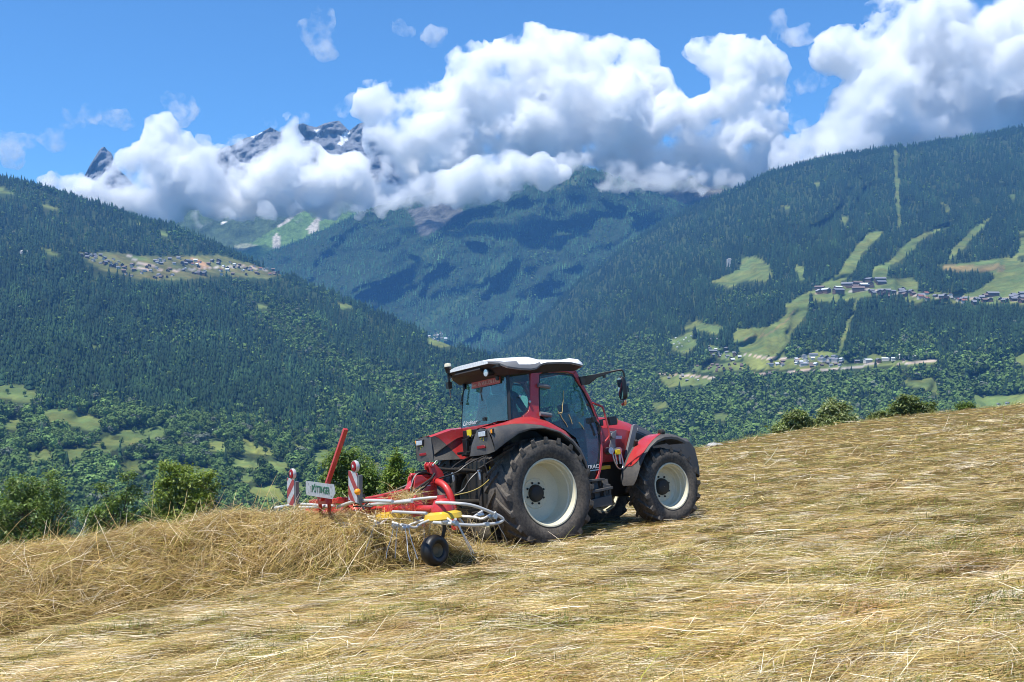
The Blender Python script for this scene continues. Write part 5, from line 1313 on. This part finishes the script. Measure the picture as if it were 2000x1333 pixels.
    rot = Matrix.Rotation(-.55, 3, 'Y')
    nv = 28 * 5
    for i in range(len(m.V) - nv, len(m.V)): m.V[i] = tuple(rot @ Vector(m.V[i]) + Vector((.86, 0, 2.00)))
    for k in range(3):
        a = 2.09 * k; m.bar(rot @ Vector((0, 0, 0)) + Vector((.86, 0, 2.0)), rot @ Vector((.18 * math.cos(a), .18 * math.sin(a), 0)) + Vector((.86, 0, 2.0)), .03)
    m.box((.45, 0, 1.50), (1.5, 1.15, .05))
    m.build("cab_console", BLACK, T, .01)
    m = MB(); m.box((1.15, -.28, 1.90), (.10, .30, .16), Matrix.Rotation(-.3, 3, 'Y')); m.box((1.2, -.45, 1.80), (.12, .2, .2)); m.build("display_screen", flat_mat("pale_cover", (.30, .42, .42), .35), T, .02)
    return T

# ------------------------------------------------------------------ the tedder behind it
def build_tedder():
    T = empty("tedder")
    T.matrix_world = TR
    tag(T, "red hay tedder with white guard tubes and spring tines hitched behind the tractor", "tedder")
    rs = random.Random(4)
    # headstock
    m = MB()
    m.tube([(-1.30, -.42, .40), (-1.30, -.44, .72), (-1.31, -.36, 1.0), (-1.33, -.14, 1.12), (-1.33, .14, 1.12), (-1.31, .36, 1.0), (-1.30, .44, .72), (-1.30, .42, .40)], .055, 12, True, 2)
    for y in (-.06, .06):
        m.plate([(-1.40, 1.10), (-1.24, 1.08), (-1.17, 1.18), (-1.20, 1.26), (-1.34, 1.41), (-1.40, 1.42), (-1.435, 1.38), (-1.42, 1.30)], .018, at=y)
    m.lathe([(-.09, .035), (.09, .035)], (-1.375, 0, 1.365), 'Y', 14, True)
    m.build("headstock", REDM, T, .006)
    m = MB(); m.lathe([(-.10, .014), (.10, .014)], (-1.375, 0, 1.365), 'Y', 10, True); m.tube([(-1.375, -.10, 1.37), (-1.30, -.12, 1.44), (-1.24, -.10, 1.40), (-1.28, -.11, 1.36)], .006, 6, True, 1)
    for y in (-.42, .42): m.lathe([(-.09, .018), (.09, .018)], (-1.30, y, .62), 'Y', 10, True)
    m.build_each("hitch_pin", STEEL, T)
    # swinging drawbar: a deep box at the headstock tapering to the rotor frame
    m = MB()
    rings = []
    for x, zt, zb, w in ((-1.33, 1.07, .78, .085), (-1.52, 1.17, .78, .085), (-1.70, 1.18, .79, .08), (-1.80, 1.07, .80, .075), (-1.95, 1.055, .84, .07), (-2.45, 1.02, .90, .065), (-2.52, 1.015, .92, .06)):
        rings.append([(x, -w, zb), (x, w, zb), (x, w, zt), (x, -w, zt)])
    m.loft(rings)
    m.plate([(-1.40, .80), (-1.40, 1.08), (-1.58, 1.24), (-1.70, 1.24), (-1.76, 1.02), (-1.72, .80)], .02, at=-.10); m.plate([(-1.40, .80), (-1.40, 1.08), (-1.58, 1.24), (-1.70, 1.24), (-1.76, 1.02), (-1.72, .80)], .02, at=.10)
    m.tube([(-1.35, 0, 1.20), (-1.72, 0, 1.255)], .034, 10)
    m.box((-2.42, -.09, .97), (.36, .03, .10))
    m.build("drawbar", REDM, T, .012)
    m = MB(); m.plate([(-2.40, .95), (-2.27, .955), (-2.27, .995), (-2.40, .99)], .004, at=-.1085); m.build("decal", LETTERW, T)
    m = MB()
    for x in (-1.50, -1.63): m.box((x, -.115, 1.075), (.075, .012, .014))
    m.build_each("painted_glint", LETTERW, T)  # white bars paint glints onto the drawbar plate
    m = MB(); m.tube([(-1.36, -.10, 1.24), (-1.50, -.12, 1.10), (-1.78, -.13, .96), (-1.95, -.12, .86)], .020, 8, True, 1)
    for k in range(4): m.tube([(-1.38, -.06 + .04 * k, 1.22), (-1.52, -.10 + .05 * k, 1.285), (-1.66, -.05 + .03 * k, 1.27), (-1.80, -.10, 1.05 - .03 * k)], .011, 6, True, 2)
    m.box((-1.55, -.03, 1.285), (.16, .08, .05)); m.build_each("hydraulic_hose", BLACK, T)
    # damper struts from headstock to frame
    m = MB()
    for h in (-1, 1): m.tube([(-1.42, h * .12, 1.18), (-2.25, h * .55, .92)], .018, 8)
    m.build_each("damper", IRON, T)
    # cross frame
    m = MB()
    m.tube([(-2.42, -2.05, .80), (-2.42, -.66, .83), (-2.42, .66, .83), (-2.42, 2.05, .80)], .05, 12)
    m.bar((-2.55, -.62, .96), (-2.55, .62, .96), .07, .08)
    m.bar((-2.90, -.30, 1.02), (-2.90, .95, 1.02), .06, .075)
    for y in (-.25, .25): m.bar((-2.5, y, .95), (-3.05, y, 1.05), .05, .06)
    for y in (-1.30, 0, 1.30): m.box((-2.42, y, .82), (.13, .13, .14))
    for y in (-1.30, 1.30): m.plate([(-2.50, .72), (-2.34, .72), (-2.34, .94), (-2.42, 1.0), (-2.50, .94)], .05, at=y)
    m.build("cross_frame", REDM, T, .008)
    m = MB()
    for y in (-1.55, -1.05, 1.05, 1.55, -.35, .35): m.lathe([(-.10, .035), (.10, .035)], (-2.42, y, .76), 'Y', 12, True)
    m.build_each("drive_shaft_cover", YELLOW, T)
    # rotors
    def rotor(y, z, ph, dirn):
        m = MB()
        m.lathe([(z - .10, .15), (z - .05, .15), (z + .01, .125), (z + .055, .10), (z + .075, .06), (z + .12, .055), (z + .12, .001)], (-2.42, y, 0), 'Z', 24)
        m.lathe([(z - .12, .06), (z - .10, .155)], (-2.42, y, 0), 'Z', 24, True)
        r = m.build("rotor", REDM, T, angle=40)
        m = MB(); m.lathe([(z - .085, .16), (z - .115, .235), (z - .175, .255), (z - .185, .25), (z - .125, .22), (z - .10, .15)], (-2.42, y, 0), 'Z', 28)
        m.build("rotor_skirt", YELLOW, r, angle=40)
        for k in range(6):
            a = ph + k * math.pi / 3; c, s = math.cos(a), math.sin(a)
            q = lambda rr, t, zz: (-2.42 + rr * c - t * s, y + rr * s + t * c, zz)
            m = MB(); m.tube([q(.16, 0, z - .16), q(.42, 0, z - .20), q(.50, .02 * dirn, z - .24), q(.62, 0, z - .19), q(.70, 0, z - .165)], .0165, 8, True, 1)
            arm = m.build("tine_arm", GALV, r)
            for e, rr in ((-1, .615), (1, .675)):
                m = MB(); m.lathe([(-.025, .032), (-.015, .036), (.015, .036), (.025, .032)], q(rr, 0, z - .215), 'X' if abs(c) > .7 else 'Y', 12, True)
                m.tube([q(rr, .03 * dirn, z - .215), q(rr + .02, .075 * dirn, z - .35), q(rr + .05 + .03 * e, .13 * dirn, z - .50), q(rr + .055 + .03 * e, .17 * dirn, z - .60)], .0055, 6, True, 1)
                m.build("spring_tine", STEEL, r)
        # castor wheel under the rotor
        m = MB(); m.tube([(-2.42, y, z - .15), (-2.42, y, z - .36), (-2.50, y + .09, z - .50), (-2.60, y + .10, .32)], .024, 8, True, 1); m.bar((-2.60, y + .10, .30), (-2.60, y - .02, .30), .03)
        m.build("wheel_fork", IRON, T)
        m = MB(); R = .195
        m.lathe([(-.05, .09), (-.06, .085), (-.02, .05), (-.02, .001)], (0, 0, 0), 'Y', 24); m.lathe([(.05, .09), (.06, .085), (.02, .05), (.02, .001)], (0, 0, 0), 'Y', 24)
        w = m.build("ground_wheel", flat_mat("muddy_rim", (.16, .13, .07), .6) if "muddy_rim" not in bpy.data.materials else bpy.data.materials["muddy_rim"], T, angle=35); w.location = (-2.61, y - .02, .305); w.rotation_euler = (0, 0, .22)
        m = MB(); m.lathe([(-.062, .088), (-.085, .115), (-.088, .15), (-.072, .18), (-.04, .193), (0, .197), (.04, .193), (.072, .18), (.088, .15), (.085, .115), (.062, .088)], (0, 0, 0), 'Y', 36)
        m.build("tyre", BLACK, w, angle=50)
    for y, z, ph, d in ((-1.95, .80, .18, 1), (-.65, .83, .7, -1), (.65, .83, .2, 1), (1.95, .80, .65, -1)): rotor(y, z + .06, ph, d)
    # white guard tubes
    for h in (-1, 1):
        m = MB(); m.tube([(-2.52, h * 1.98, .895), (-2.50, h * 2.40, .875), (-2.28, h * 2.44, .825), (-2.09, h * 2.46, .735), (-1.90, h * 2.46, .64), (-1.84, h * 2.46, .585), (-1.93, h * 2.46, .555), (-2.12, h * 2.46, .56), (-2.32, h * 2.44, .575), (-2.55, h * 2.40, .625), (-2.66, h * 2.30, .65), (-2.66, h * 2.10, .66)], .021, 10, True, 2); m.build("end_guard", GALV, T)
        m = MB(); m.box((-2.12, h * 2.46, .565), (.07, .06, .055)); m.box((-2.64, h * 2.34, .665), (.09, .05, .03)); m.build_each("guard_clamp", STEEL, T, .006)
        m = MB(); m.tube([(-2.60, h * .80, .93), (-2.56, h * 1.86, .965), (-2.38, h * 1.93, .95), (-2.30, h * 1.95, .82), (-2.14, h * 1.98, .56)], .019, 10, True, 1); m.build("front_guard", GALV, T)
        m = MB(); m.tube([(-3.08, h * 1.86, .98), (-3.10, h * 1.0, 1.02), (-3.02, h * .55, .99), (-2.98, h * .12, .94)], .022, 10, True, 1); m.build("rear_guard", GALV, T)
        m = MB(); m.tube([(-2.78, h * .55, .93), (-2.74, h * 1.75, .945)], .022, 10); m.tube([(-2.95, h * 1.6, .84), (-2.90, h * 2.35, .80)], .018, 8); m.build_each("side_guard", GALV, T)
    # red and white warning boards with their lamps
    for h in (-1, 1):
        c = Vector((-3.16, h * 1.0 + (.03 if h > 0 else .02), 1.21)); lean = -.16
        R = Matrix.Rotation(.18, 3, 'X') if h > 0 else Matrix.Rotation(.20, 3, 'X')
        P = lambda y, z, x=0.0: c + R @ Vector((x, y, z))
        m = MB(); V = [(-.125, -.20), (.125, -.20), (.125, .19), (-.125, .19)]
        m.loft([[P(y, z, -.004) for y, z in V], [P(y, z, .004) for y, z in V]]); b = m.build("warning_board", flat_mat("board_shaded_white", (.50, .50, .52), .45) if "board_shaded_white" not in bpy.data.materials else bpy.data.materials["board_shaded_white"], T)  # white greyed down: shade on the board put into its colour
        m = MB()
        for k in (-1, 0, 1):                              # slanting red bars, clipped to the board
            poly = [(-.3 , k * .26 + .30 * h), (.3, k * .26 - .30 * h), (.3, k * .26 + .13 - .30 * h), (-.3, k * .26 + .13 + .30 * h)]
            for ax, lim, sg in ((0, -.125, 1), (0, .125, -1), (1, -.20, 1), (1, .19, -1)):
                o = []
                for i in range(len(poly)):
                    p, q = poly[i], poly[(i + 1) % len(poly)]; ip, iq = sg * (p[ax] - lim) >= 0, sg * (q[ax] - lim) >= 0
                    if ip: o.append(p)
                    if ip != iq:
                        t = (lim - p[ax]) / (q[ax] - p[ax]); o.append((p[0] + t * (q[0] - p[0]), p[1] + t * (q[1] - p[1])))
                poly = o
                if not poly: break
            if len(poly) > 2: m.loft([[P(y, z, -.0055) for y, z in poly], [P(y, z, -.0042) for y, z in poly]])
        m.build("stripe", flat_mat("board_red", (.36, .05, .05), .45) if "board_red" not in bpy.data.materials else bpy.data.materials["board_red"], b)
        m = MB(); m.loft([[P(y, z, x) for y, z in ((-.14, -.20), (-.14, .17), (-.17, .17), (-.17, -.20))] for x in (.0, .05)]); m.tube([P(0, -.19, .03), P(0, .20, .03)], .014, 8); m.tube([P(-.12, -.18, .02), P(-.12, -.3, .1)], .014, 8)
        m.build("board_holder", GREY2, T)
        m = MB(); m.lathe([(-.0, .075), (.03, .08), (.05, .07), (.055, .001)], P(-.02, .265, .0), 'X', 22); m.lathe([(0, .001), (0, .075)], P(-.02, .265, .0), 'X', 22); l = m.build("tail_lamp", GALV, T)
        m = MB(); m.lathe([(-.002, .07), (-.012, .06), (-.016, .001)], P(-.02, .265, .0), 'X', 22); m.build("lamp_lens", REDLENS, l)
        m = MB(); m.lathe([(-.0155, .022), (-.019, .001)], P(-.02, .268, .0), 'X', 12); m.build("lamp_bulb", LAMPGLASS, l)
    m = MB(); m.sphere((-3.19, -1.15, 1.135), .043, 16); m.build("side_marker", ORANGE, T)
    m = MB(); m.tube([(-3.19, -1.17, 1.11), (-3.05, -1.02, 1.04), (-2.9, -.95, .97)], .006, 6, True, 1); m.build("lamp_cable", YELLOW, T)
    m = MB(); m.box((-2.86, -.55, 1.02), (.12, .1, .12)); m.tube([(-2.95, -.45, 1.08), (-2.9, -.62, .93), (-2.78, -.75, .9)], .012, 6, True, 1); m.tube([(-2.9, -.42, .93), (-2.85, -.6, .91), (-2.8, -.72, .98)], .010, 6, True, 1); m.build_each("rope_pulley", IRON, T)
    # maker's plate and the red parking pole
    q = [(-.44, .10), (-.46, -.02), (-.36, -.10), (.45, -.10), (.47, -.06), (.44, .10)]
    m = MB(); TL = .10
    m.loft([[(-3.22, -y - .09, 1.20 + z - TL * y) for y, z in [(-a, b) for a, b in q]], [(-3.212, -y - .09, 1.20 + z - TL * y) for y, z in [(-a, b) for a, b in q]]])
    pl = m.build("maker_plate", flat_mat("pale_grey_plate", (.42, .43, .44), .4), T)
    lettering("P\u00d6TTINGER", .135, (-3.225, -.12, 1.20), (0, -1, -TL * -1 * -1), (0, 0, 1), flat_mat("green_letters", (.02, .13, .07), .5), pl, "lettering", .001, 0, width=.56, bold=.002)
    m = MB()
    for y, z in ((.35, .065), (.36, -.06), (-.36, .065), (-.34, -.06)): m.lathe([(-.004, .008), (0, .008)], (-3.222, y - .09, 1.20 + z - TL * y * -1), 'X', 8, True)
    for z in (.03, 0, -.03): m.box((-3.224, .195, 1.20 + z + TL * .285), (.003, .03, .012))
    m.build("plate_pattern", flat_mat("grey_mark", (.22, .20, .18), .5), pl)
    m = MB(); m.bar((-3.18, -.03, 1.05), (-3.02, -.64, 1.985), .04, .065, (1, 0, 0)); m.box((-3.12, .0, 1.06), (.10, .26, .12)); m.bar((-3.12, .16, 1.10), (-3.0, .42, .80), .05, .05); m.bar((-3.05, .02, 1.02), (-2.92, .30, .82), .05, .05)
    pole = m.build("parking_pole", REDM, T, .004)
    m = MB()
    a, b = Vector((-3.18, -.03, 1.05)), Vector((-3.02, -.64, 1.985))
    for k in range(9): m.lathe([(-.030, .011), (.030, .011)], a.lerp(b, .50 + .052 * k), 'X', 8, True)
    m.build("hole_pattern", BLACK, pole)
    return T

# ------------------------------------------------------------------ the driver
def build_driver():
    E = empty("person"); E.matrix_world = TR
    tag(E, "driver in a dark shirt sitting at the wheel inside the tractor cab", "person")
    skin = flat_mat("skin", (.36, .20, .14), .55); shirt = flat_mat("dark_shirt", (.05, .055, .07), .85); trous = flat_mat("work_trousers", (.05, .06, .10), .85); hair = flat_mat("short_dark_hair", (.03, .022, .016), .7)
    def skinned(name, pts, edges, mat, lv=2):
        me = bpy.data.meshes.new(name); me.from_pydata([p[:3] for p in pts], edges, []); o = link(name, me, None, E)
        m = o.modifiers.new("skin", 'SKIN')
        for i, p in enumerate(pts):
            r = p[3] if isinstance(p[3], tuple) else (p[3], p[3]); me.skin_vertices[0].data[i].radius = r
        me.skin_vertices[0].data[0].use_root = True
        s = o.modifiers.new("sub", 'SUBSURF'); s.levels = lv; s.render_levels = lv
        dg = bpy.context.evaluated_depsgraph_get(); new = bpy.data.meshes.new_from_object(o.evaluated_get(dg)); new.name = name
        o.modifiers.clear(); o.data = new; new.materials.clear(); new.materials.append(mat)
        new.polygons.foreach_set("use_smooth", np.ones(len(new.polygons), bool)); return o
    # body: pelvis, spine, neck, head, arms, legs as one surface
    P = [(.26, 0, 1.86, (.15, .12)), (.22, 0, 2.02, (.15, .11)), (.19, 0, 2.20, (.17, .11)), (.20, 0, 2.33, (.13, .09)), (.225, 0, 2.41, (.055, .055)), (.24, 0, 2.47, (.062, .062)), (.25, 0, 2.545, (.085, .092)), (.25, 0, 2.62, (.07, .075))]
    Eg = [(i, i + 1) for i in range(7)]
    for s in (-1, 1):
        b = len(P)
        P += [(.20, s * .19, 2.32, .062), (.30, s * .26, 2.08, .050), (.42, s * .27, 1.99, .042), (.66, s * .20, 2.05, .030), (.70, s * .19, 2.06, .028)]
        Eg += [(3, b), (b, b + 1), (b + 1, b + 2), (b + 2, b + 3), (b + 3, b + 4)]
        b = len(P)
        P += [(.32, s * .10, 1.85, .095), (.58, s * .15, 1.87, .080), (.74, s * .16, 1.84, .066), (.80, s * .16, 1.66, .056), (.82, s * .16, 1.57, .045), (.90, s * .16, 1.555, .042)]
        Eg += [(0, b), (b, b + 1), (b + 1, b + 2), (b + 2, b + 3), (b + 3, b + 4), (b + 4, b + 5)]
    o = skinned("body", P, Eg, shirt)
    me = o.data
    for m in (trous, skin): me.materials.append(m)
    for p in me.polygons:
        c = p.center
        p.material_index = 2 if c.z > 2.42 or (c.x > .60 and c.z > 1.98) else (1 if c.z < 1.90 and c.x > .20 else 0)
    # face
    m = MB(); m.loft([[(.325, -.012, 2.535), (.345, -.016, 2.515), (.322, -.02, 2.505)], [(.325, .012, 2.535), (.345, .016, 2.515), (.322, .02, 2.505)]]); m.build("nose", skin, E)
    for s in (-1, 1):
        m = MB(); m.sphere((.318, s * .032, 2.55), .011, 10); m.build("eye", flat_mat("eye_dark", (.03, .02, .02), .2) if "eye_dark" not in bpy.data.materials else bpy.data.materials["eye_dark"], E)
        m = MB(); m.sphere((.245, s * .088, 2.535), .03, 10, (.6, .3, 1.1)); m.build("ear", skin, E)
    m = MB(); m.box((.322, 0, 2.478), (.012, .045, .008)); m.build("mouth", flat_mat("lips", (.30, .11, .09), .5), E)
    m = MB(); m.sphere((.235, 0, 2.585), .105, 16, (1.0, .92, .95)); m.V = [(x, y, max(z, 2.555 + (x - .16) * .5)) for x, y, z in m.V]; m.build("hair", hair, E)
    # hands: five fingers closed over the wheel rim
    for s in (-1, 1):
        pts = [(.70, s * .19, 2.06, (.03, .022)), (.745, s * .185, 2.072, (.038, .018)), (.79, s * .18, 2.078, (.036, .014))]
        ed = [(0, 1), (1, 2)]
        for k in range(4):
            b = len(pts); y = s * .18 + (k - 1.5) * .019; l = (.9, 1.05, 1.0, .8)[k]
            pts += [(.80, y, 2.078, .0095), (.80 + .034 * l, y, 2.068, .009), (.80 + .050 * l, y, 2.042, .0085), (.80 + .036 * l, y, 2.022, .008)]
            ed += [(2, b), (b, b + 1), (b + 1, b + 2), (b + 2, b + 3)]
        b = len(pts); pts += [(.75, s * .15, 2.06, .012), (.785, s * .135, 2.04, .0105), (.815, s * .135, 2.025, .009)]; ed += [(1, b), (b, b + 1), (b + 1, b + 2)]
        skinned("hand", pts, ed, skin, 1)

# ------------------------------------------------------------------ clouds
def surface_nets(Fd, iso):
    ins = Fd > iso
    sh = np.array(Fd.shape) - 1
    corner = [(i, j, k) for i in (0, 1) for j in (0, 1) for k in (0, 1)]
    sl = lambda A, c: A[c[0]:c[0] + sh[0], c[1]:c[1] + sh[1], c[2]:c[2] + sh[2]]
    cnt = sum(sl(ins, c).astype(np.int8) for c in corner)
    act = (cnt > 0) & (cnt < 8)
    idx = np.argwhere(act)
    pos = np.zeros((len(idx), 3)); num = np.zeros(len(idx))
    for a in corner:
        for ax in range(3):
            if a[ax]: continue
            b = list(a); b[ax] = 1
            fa = Fd[tuple((idx + a).T)]; fb = Fd[tuple((idx + b).T)]
            cr = (fa > iso) != (fb > iso)
            t = np.where(cr, (iso - fa) / np.where(cr, fb - fa, 1), 0)
            p = np.tile(np.array(a, float), (len(idx), 1)); p[:, ax] += t
            pos[cr] += p[cr]; num[cr] += 1
    V = idx + pos / np.maximum(num, 1)[:, None]
    vid = -np.ones(act.shape, np.int64); vid[act] = np.arange(len(idx))
    quads = []
    for ax in range(3):
        s1 = [slice(1, -1)] * 3; s1[ax] = slice(0, -1)
        s2 = [slice(1, -1)] * 3; s2[ax] = slice(1, None)
        A = ins[tuple(s1)]; B = ins[tuple(s2)]
        for flip in (0, 1):
            e = np.argwhere((A & ~B) if flip == 0 else (~A & B))
            off = [1, 1, 1]; off[ax] = 0
            e = e + off
            b, c = [(1, 2), (2, 0), (0, 1)][ax]
            q = []
            for db, dc in ((-1, -1), (0, -1), (0, 0), (-1, 0)):
                g = e.copy(); g[:, b] += db; g[:, c] += dc; q.append(vid[tuple(g.T)])
            q = np.stack(q, 1)
            quads.append(q if flip == 0 else q[:, ::-1])
    return V, np.concatenate(quads)

def cloud_field(blobs, D, vox, seed, depth):
    """blobs: (px, py, radius px, squash) at distance D (+-)"""
    rs = np.random.RandomState(seed)
    B = []
    for (px, py, r, *k) in blobs:
        dd = (k[0] if k else 0.0)
        d = D + dd
        u, e = uv(px, py)
        B.append((u * d, d, e * d, r * d / F))
    B = np.array(B)
    lo = (B[:, :3] - B[:, 3:] * 1.5 - 60).min(0); hi = (B[:, :3] + B[:, 3:] * 1.5 + 60).max(0)
    n = np.ceil((hi - lo) / vox).astype(int)
    G = np.stack(np.meshgrid(*[lo[i] + vox * np.arange(n[i]) for i in range(3)], indexing='ij'), -1).astype(np.float32)
    W = G + 40 * np.stack([fbm(G / 170.0 + 31 * k + seed, 3, gain=.6) for k in range(3)], -1)
    f = np.full(G.shape[:3], -9.0, np.float32)
    for x, y, z, r in B:
        m = [slice(max(0, int((c - 1.9 * r - lo[i]) / vox)), int((c + 1.9 * r - lo[i]) / vox) + 2) for i, c in enumerate((x, y, z))]
        g = W[m[0], m[1], m[2]]
        q = np.sqrt((g[..., 0] - x) ** 2 + ((g[..., 1] - y) / depth) ** 2 + (g[..., 2] - z) ** 2)
        s = (r - q) / 100.0
        o = f[m[0], m[1], m[2]]
        h = np.clip(0.5 + 0.5 * (s - o) / 0.7, 0, 1)
        f[m[0], m[1], m[2]] = np.maximum(o, s) + 0.7 * h * (1 - h)
    near = f > -2.0
    g = G[near]
    nz = -fbm(g / 330.0 + seed, 7, billow=True, gain=0.6)
    f[near] += 1.25 * nz
    return f, lo, vox

def vapour(name, dens, lo, hi, scale):
    b = N(name); tc = b.n("TexCoord")
    n1 = b.noise(1 / scale, 7, 0.62, (tc, 3)); n2 = b.noise(1 / (scale * 2.1), 2, 0.5, (tc, 3))
    ad = b.n("Math", {0: n1, 1: n2}, operation='ADD')
    mr = b.n("MapRange", {0: ad, 1: lo, 2: hi, 3: 0.0, 4: dens})
    v = b.n("VolumeScatter", {"Color": (1.0, 1.0, 1.0), "Density": mr, "Anisotropy": 0.0})
    b.surf(v, "Volume"); b.m.cycles.volume_step_rate = 0.1
    return b.m
VAPOUR = vapour("cloud_vapour", 0.022, 0.89, 1.10, 260.0)
WISP = vapour("thin_vapour", 0.010, 0.95, 1.22, 130.0)
def make_cloud(name, label, blobs, D, seed, vox=15, depth=1.25, mat=None):
    f, lo, vox = cloud_field(blobs, D, vox, seed, depth)
    V, Q = surface_nets(f, 0.0)
    o = link("cloud", np_mesh("cloud", V * vox + lo, Q, True), mat or VAPOUR)
    tag(o, label, "cloud", kind="stuff")
    return o

def build_clouds():
    make_cloud("cloud", "large white cumulus bank over the middle mountain", [(715, 205, 28), (742, 270, 34), (760, 200, 35), (815, 270, 62), (820, 205, 40), (880, 300, 80), (890, 190, 45), (905, 130, 30), (925, 105, 16), (960, 170, 70), (1000, 130, 50), (1040, 95, 34), (1045, 70, 12), (1085, 130, 60), (1150, 125, 48), (1200, 115, 40), (1246, 125, 40), (1275, 180, 42), (1100, 220, 95), (1200, 230, 100), (1280, 260, 85), (1340, 258, 62), (1392, 222, 48), (1366, 96, 24), (1396, 114, 32), (1440, 130, 50), (1490, 120, 34), (1510, 150, 26), (1440, 200, 65), (1490, 210, 45), (1460, 280, 75), (1508, 308, 44), (1000, 282, 72), (1100, 292, 58), (1200, 306, 46), (1300, 314, 44), (1400, 322, 40), (1470, 335, 38), (960, 338, 44), (1040, 328, 40), (880, 350, 34)], 8700, 3)
    make_cloud("cloud", "low ragged white puffs along the foot of the cloud bank", [(760, 388, 17), (795, 386, 20), (820, 372, 24), (880, 356, 30), (935, 346, 32), (990, 336, 32), (1045, 328, 28), (835, 388, 18), (870, 384, 14), (905, 372, 20), (945, 368, 22), (985, 362, 20), (1030, 355, 18), (1070, 352, 14), (1110, 338, 15)], 7600, 5, vox=13)
    make_cloud("cloud", "long low white cloud bank across the rocky peaks", [(100, 358, 20), (130, 372, 28), (170, 382, 36), (225, 378, 42), (250, 348, 30), (280, 350, 55), (300, 290, 30), (310, 250, 22), (325, 270, 26), (310, 385, 45), (350, 340, 55), (365, 295, 26), (330, 410, 24), (420, 350, 62), (400, 385, 40), (450, 315, 24), (490, 318, 32), (470, 290, 18), (520, 288, 15), (500, 360, 55), (470, 395, 30), (550, 340, 60), (572, 238, 13), (566, 258, 14), (552, 280, 18), (600, 325, 40), (620, 360, 55), (560, 390, 35), (680, 345, 42), (700, 365, 50), (640, 395, 28), (740, 345, 34), (760, 370, 45), (730, 395, 22), (820, 345, 55), (860, 330, 60)], 9000, 8)
    make_cloud("cloud", "towering white cloud behind the right mountain", [(1578, 312, 32), (1600, 320, 50), (1612, 282, 36), (1650, 270, 60), (1658, 195, 34), (1690, 210, 60), (1620, 110, 26), (1640, 80, 26), (1680, 110, 40), (1740, 40, 50), (1730, 100, 55), (1790, 60, 75), (1760, 180, 85), (1740, 250, 60), (1840, 140, 100), (1880, 30, 75), (1950, 60, 75), (1990, 40, 60), (1950, 160, 95), (1880, 230, 75), (1800, 240, 65), (2030, 140, 100), (1980, 220, 70), (1690, 290, 40), (2080, 80, 80), (1545, 330, 26), (1590, 335, 26), (1560, 310, 22), (1530, 318, 22), (1640, 320, 30), (1535, 285, 18)], 7000, 15)
    make_cloud("cloud", "small thin wisp of cloud high above the peaks", [(600, 70, 15), (615, 76, 18), (628, 84, 18), (640, 92, 12), (626, 34, 12), (634, 42, 11)], 7000, 22, vox=14, mat=WISP)
    make_cloud("cloud", "tiny puff of cloud high above the bank", [(848, 68, 14), (852, 66, 10)], 7000, 23, vox=14, mat=WISP)
    make_cloud("cloud", "thin streak of cloud in the blue sky", [(775, 48, 9), (786, 55, 9), (800, 62, 6)], 7000, 24, vox=14, mat=WISP)
    make_cloud("cloud", "torn wisp of cloud above the left bank", [(335, 195, 12), (350, 208, 14), (360, 222, 12), (372, 210, 10), (358, 240, 9)], 7600, 25, vox=14, mat=WISP)
    make_cloud("cloud", "faint grey strip of cloud in the left sky", [(130, 232, 14), (170, 230, 18), (215, 232, 18), (250, 240, 14), (10, 285, 24), (60, 280, 20), (100, 275, 16), (20, 310, 14)], 7600, 26, vox=18, mat=WISP)
    make_cloud("cloud", "ragged wisps of cloud in the gap by the tall cloud", [(1555, 70, 16), (1575, 62, 12), (1520, 40, 9), (1515, 55, 8), (1590, 165, 16), (1570, 175, 14), (1545, 235, 14)], 7000, 27, vox=14, mat=WISP)
    make_cloud("cloud", "thin white veil filling the gap beside the tall right cloud", [(1552, 318, 26), (1570, 290, 26), (1590, 262, 22), (1560, 250, 14), (1605, 235, 16), (1600, 300, 30), (1545, 285, 16), (1580, 330, 26), (1570, 175, 12), (1590, 170, 14), (1610, 120, 14), (1600, 95, 10)], 7400, 28, vox=14, mat=WISP)
    make_cloud("cloud", "torn veil of cloud trailing over the middle mountain's ridge", [(1080, 338, 20), (1110, 328, 20), (1140, 330, 20), (1170, 338, 22), (1200, 342, 22), (1235, 345, 24), (1270, 346, 24), (1305, 347, 24), (1340, 348, 24), (1375, 350, 22), (1410, 353, 20), (1440, 356, 16), (700, 408, 12), (740, 404, 14), (640, 412, 12), (580, 415, 14), (520, 412, 14), (440, 420, 14), (390, 425, 14)], 7900, 29, vox=14, mat=WISP)
    make_cloud("cloud", "loose white shreds along the top of the long cloud bank", [(345, 215, 12), (300, 240, 10), (400, 270, 12), (455, 285, 12), (530, 245, 10), (590, 232, 10), (660, 215, 12), (680, 190, 12), (720, 170, 10), (840, 160, 14), (845, 190, 12), (930, 105, 10), (1050, 70, 10), (1510, 120, 14), (1540, 170, 10)], 8600, 30, vox=15, mat=WISP)

# ------------------------------------------------------------------ the valley air
def build_haze():
    x0, x1, y0, y1, z0, z1 = -3300, 3300, -400, 6000, -420, 1300
    V = [(x, y, z) for x in (x0, x1) for y in (y0, y1) for z in (z0, z1)]
    Q = [(0, 1, 3, 2), (4, 6, 7, 5), (0, 4, 5, 1), (2, 3, 7, 6), (0, 2, 6, 4), (1, 5, 7, 3)]
    a = N("air")
    v = a.n("VolumePrincipled", {"Color": HAZE_COL, "Density": HAZE_D, "Anisotropy": 0.0})
    a.surf(v, "Volume")
    tag(link("haze", np_mesh("haze", V, np.array(Q)), a.m), "pale blue summer haze filling the valley", kind="stuff")
HAZE_D = 5.4e-5; HAZE_COL = (0.165, 0.47, 1.0)

# ------------------------------------------------------------------ put the place together: mountains, field, villages, trees, machines, clouds, air
build_mountains()
build_woods()
build_field()
build_hay()
build_villages()
build_meadow_trees()
build_trees()
build_tractor()
build_tedder()
build_driver()
build_clouds()
build_haze()
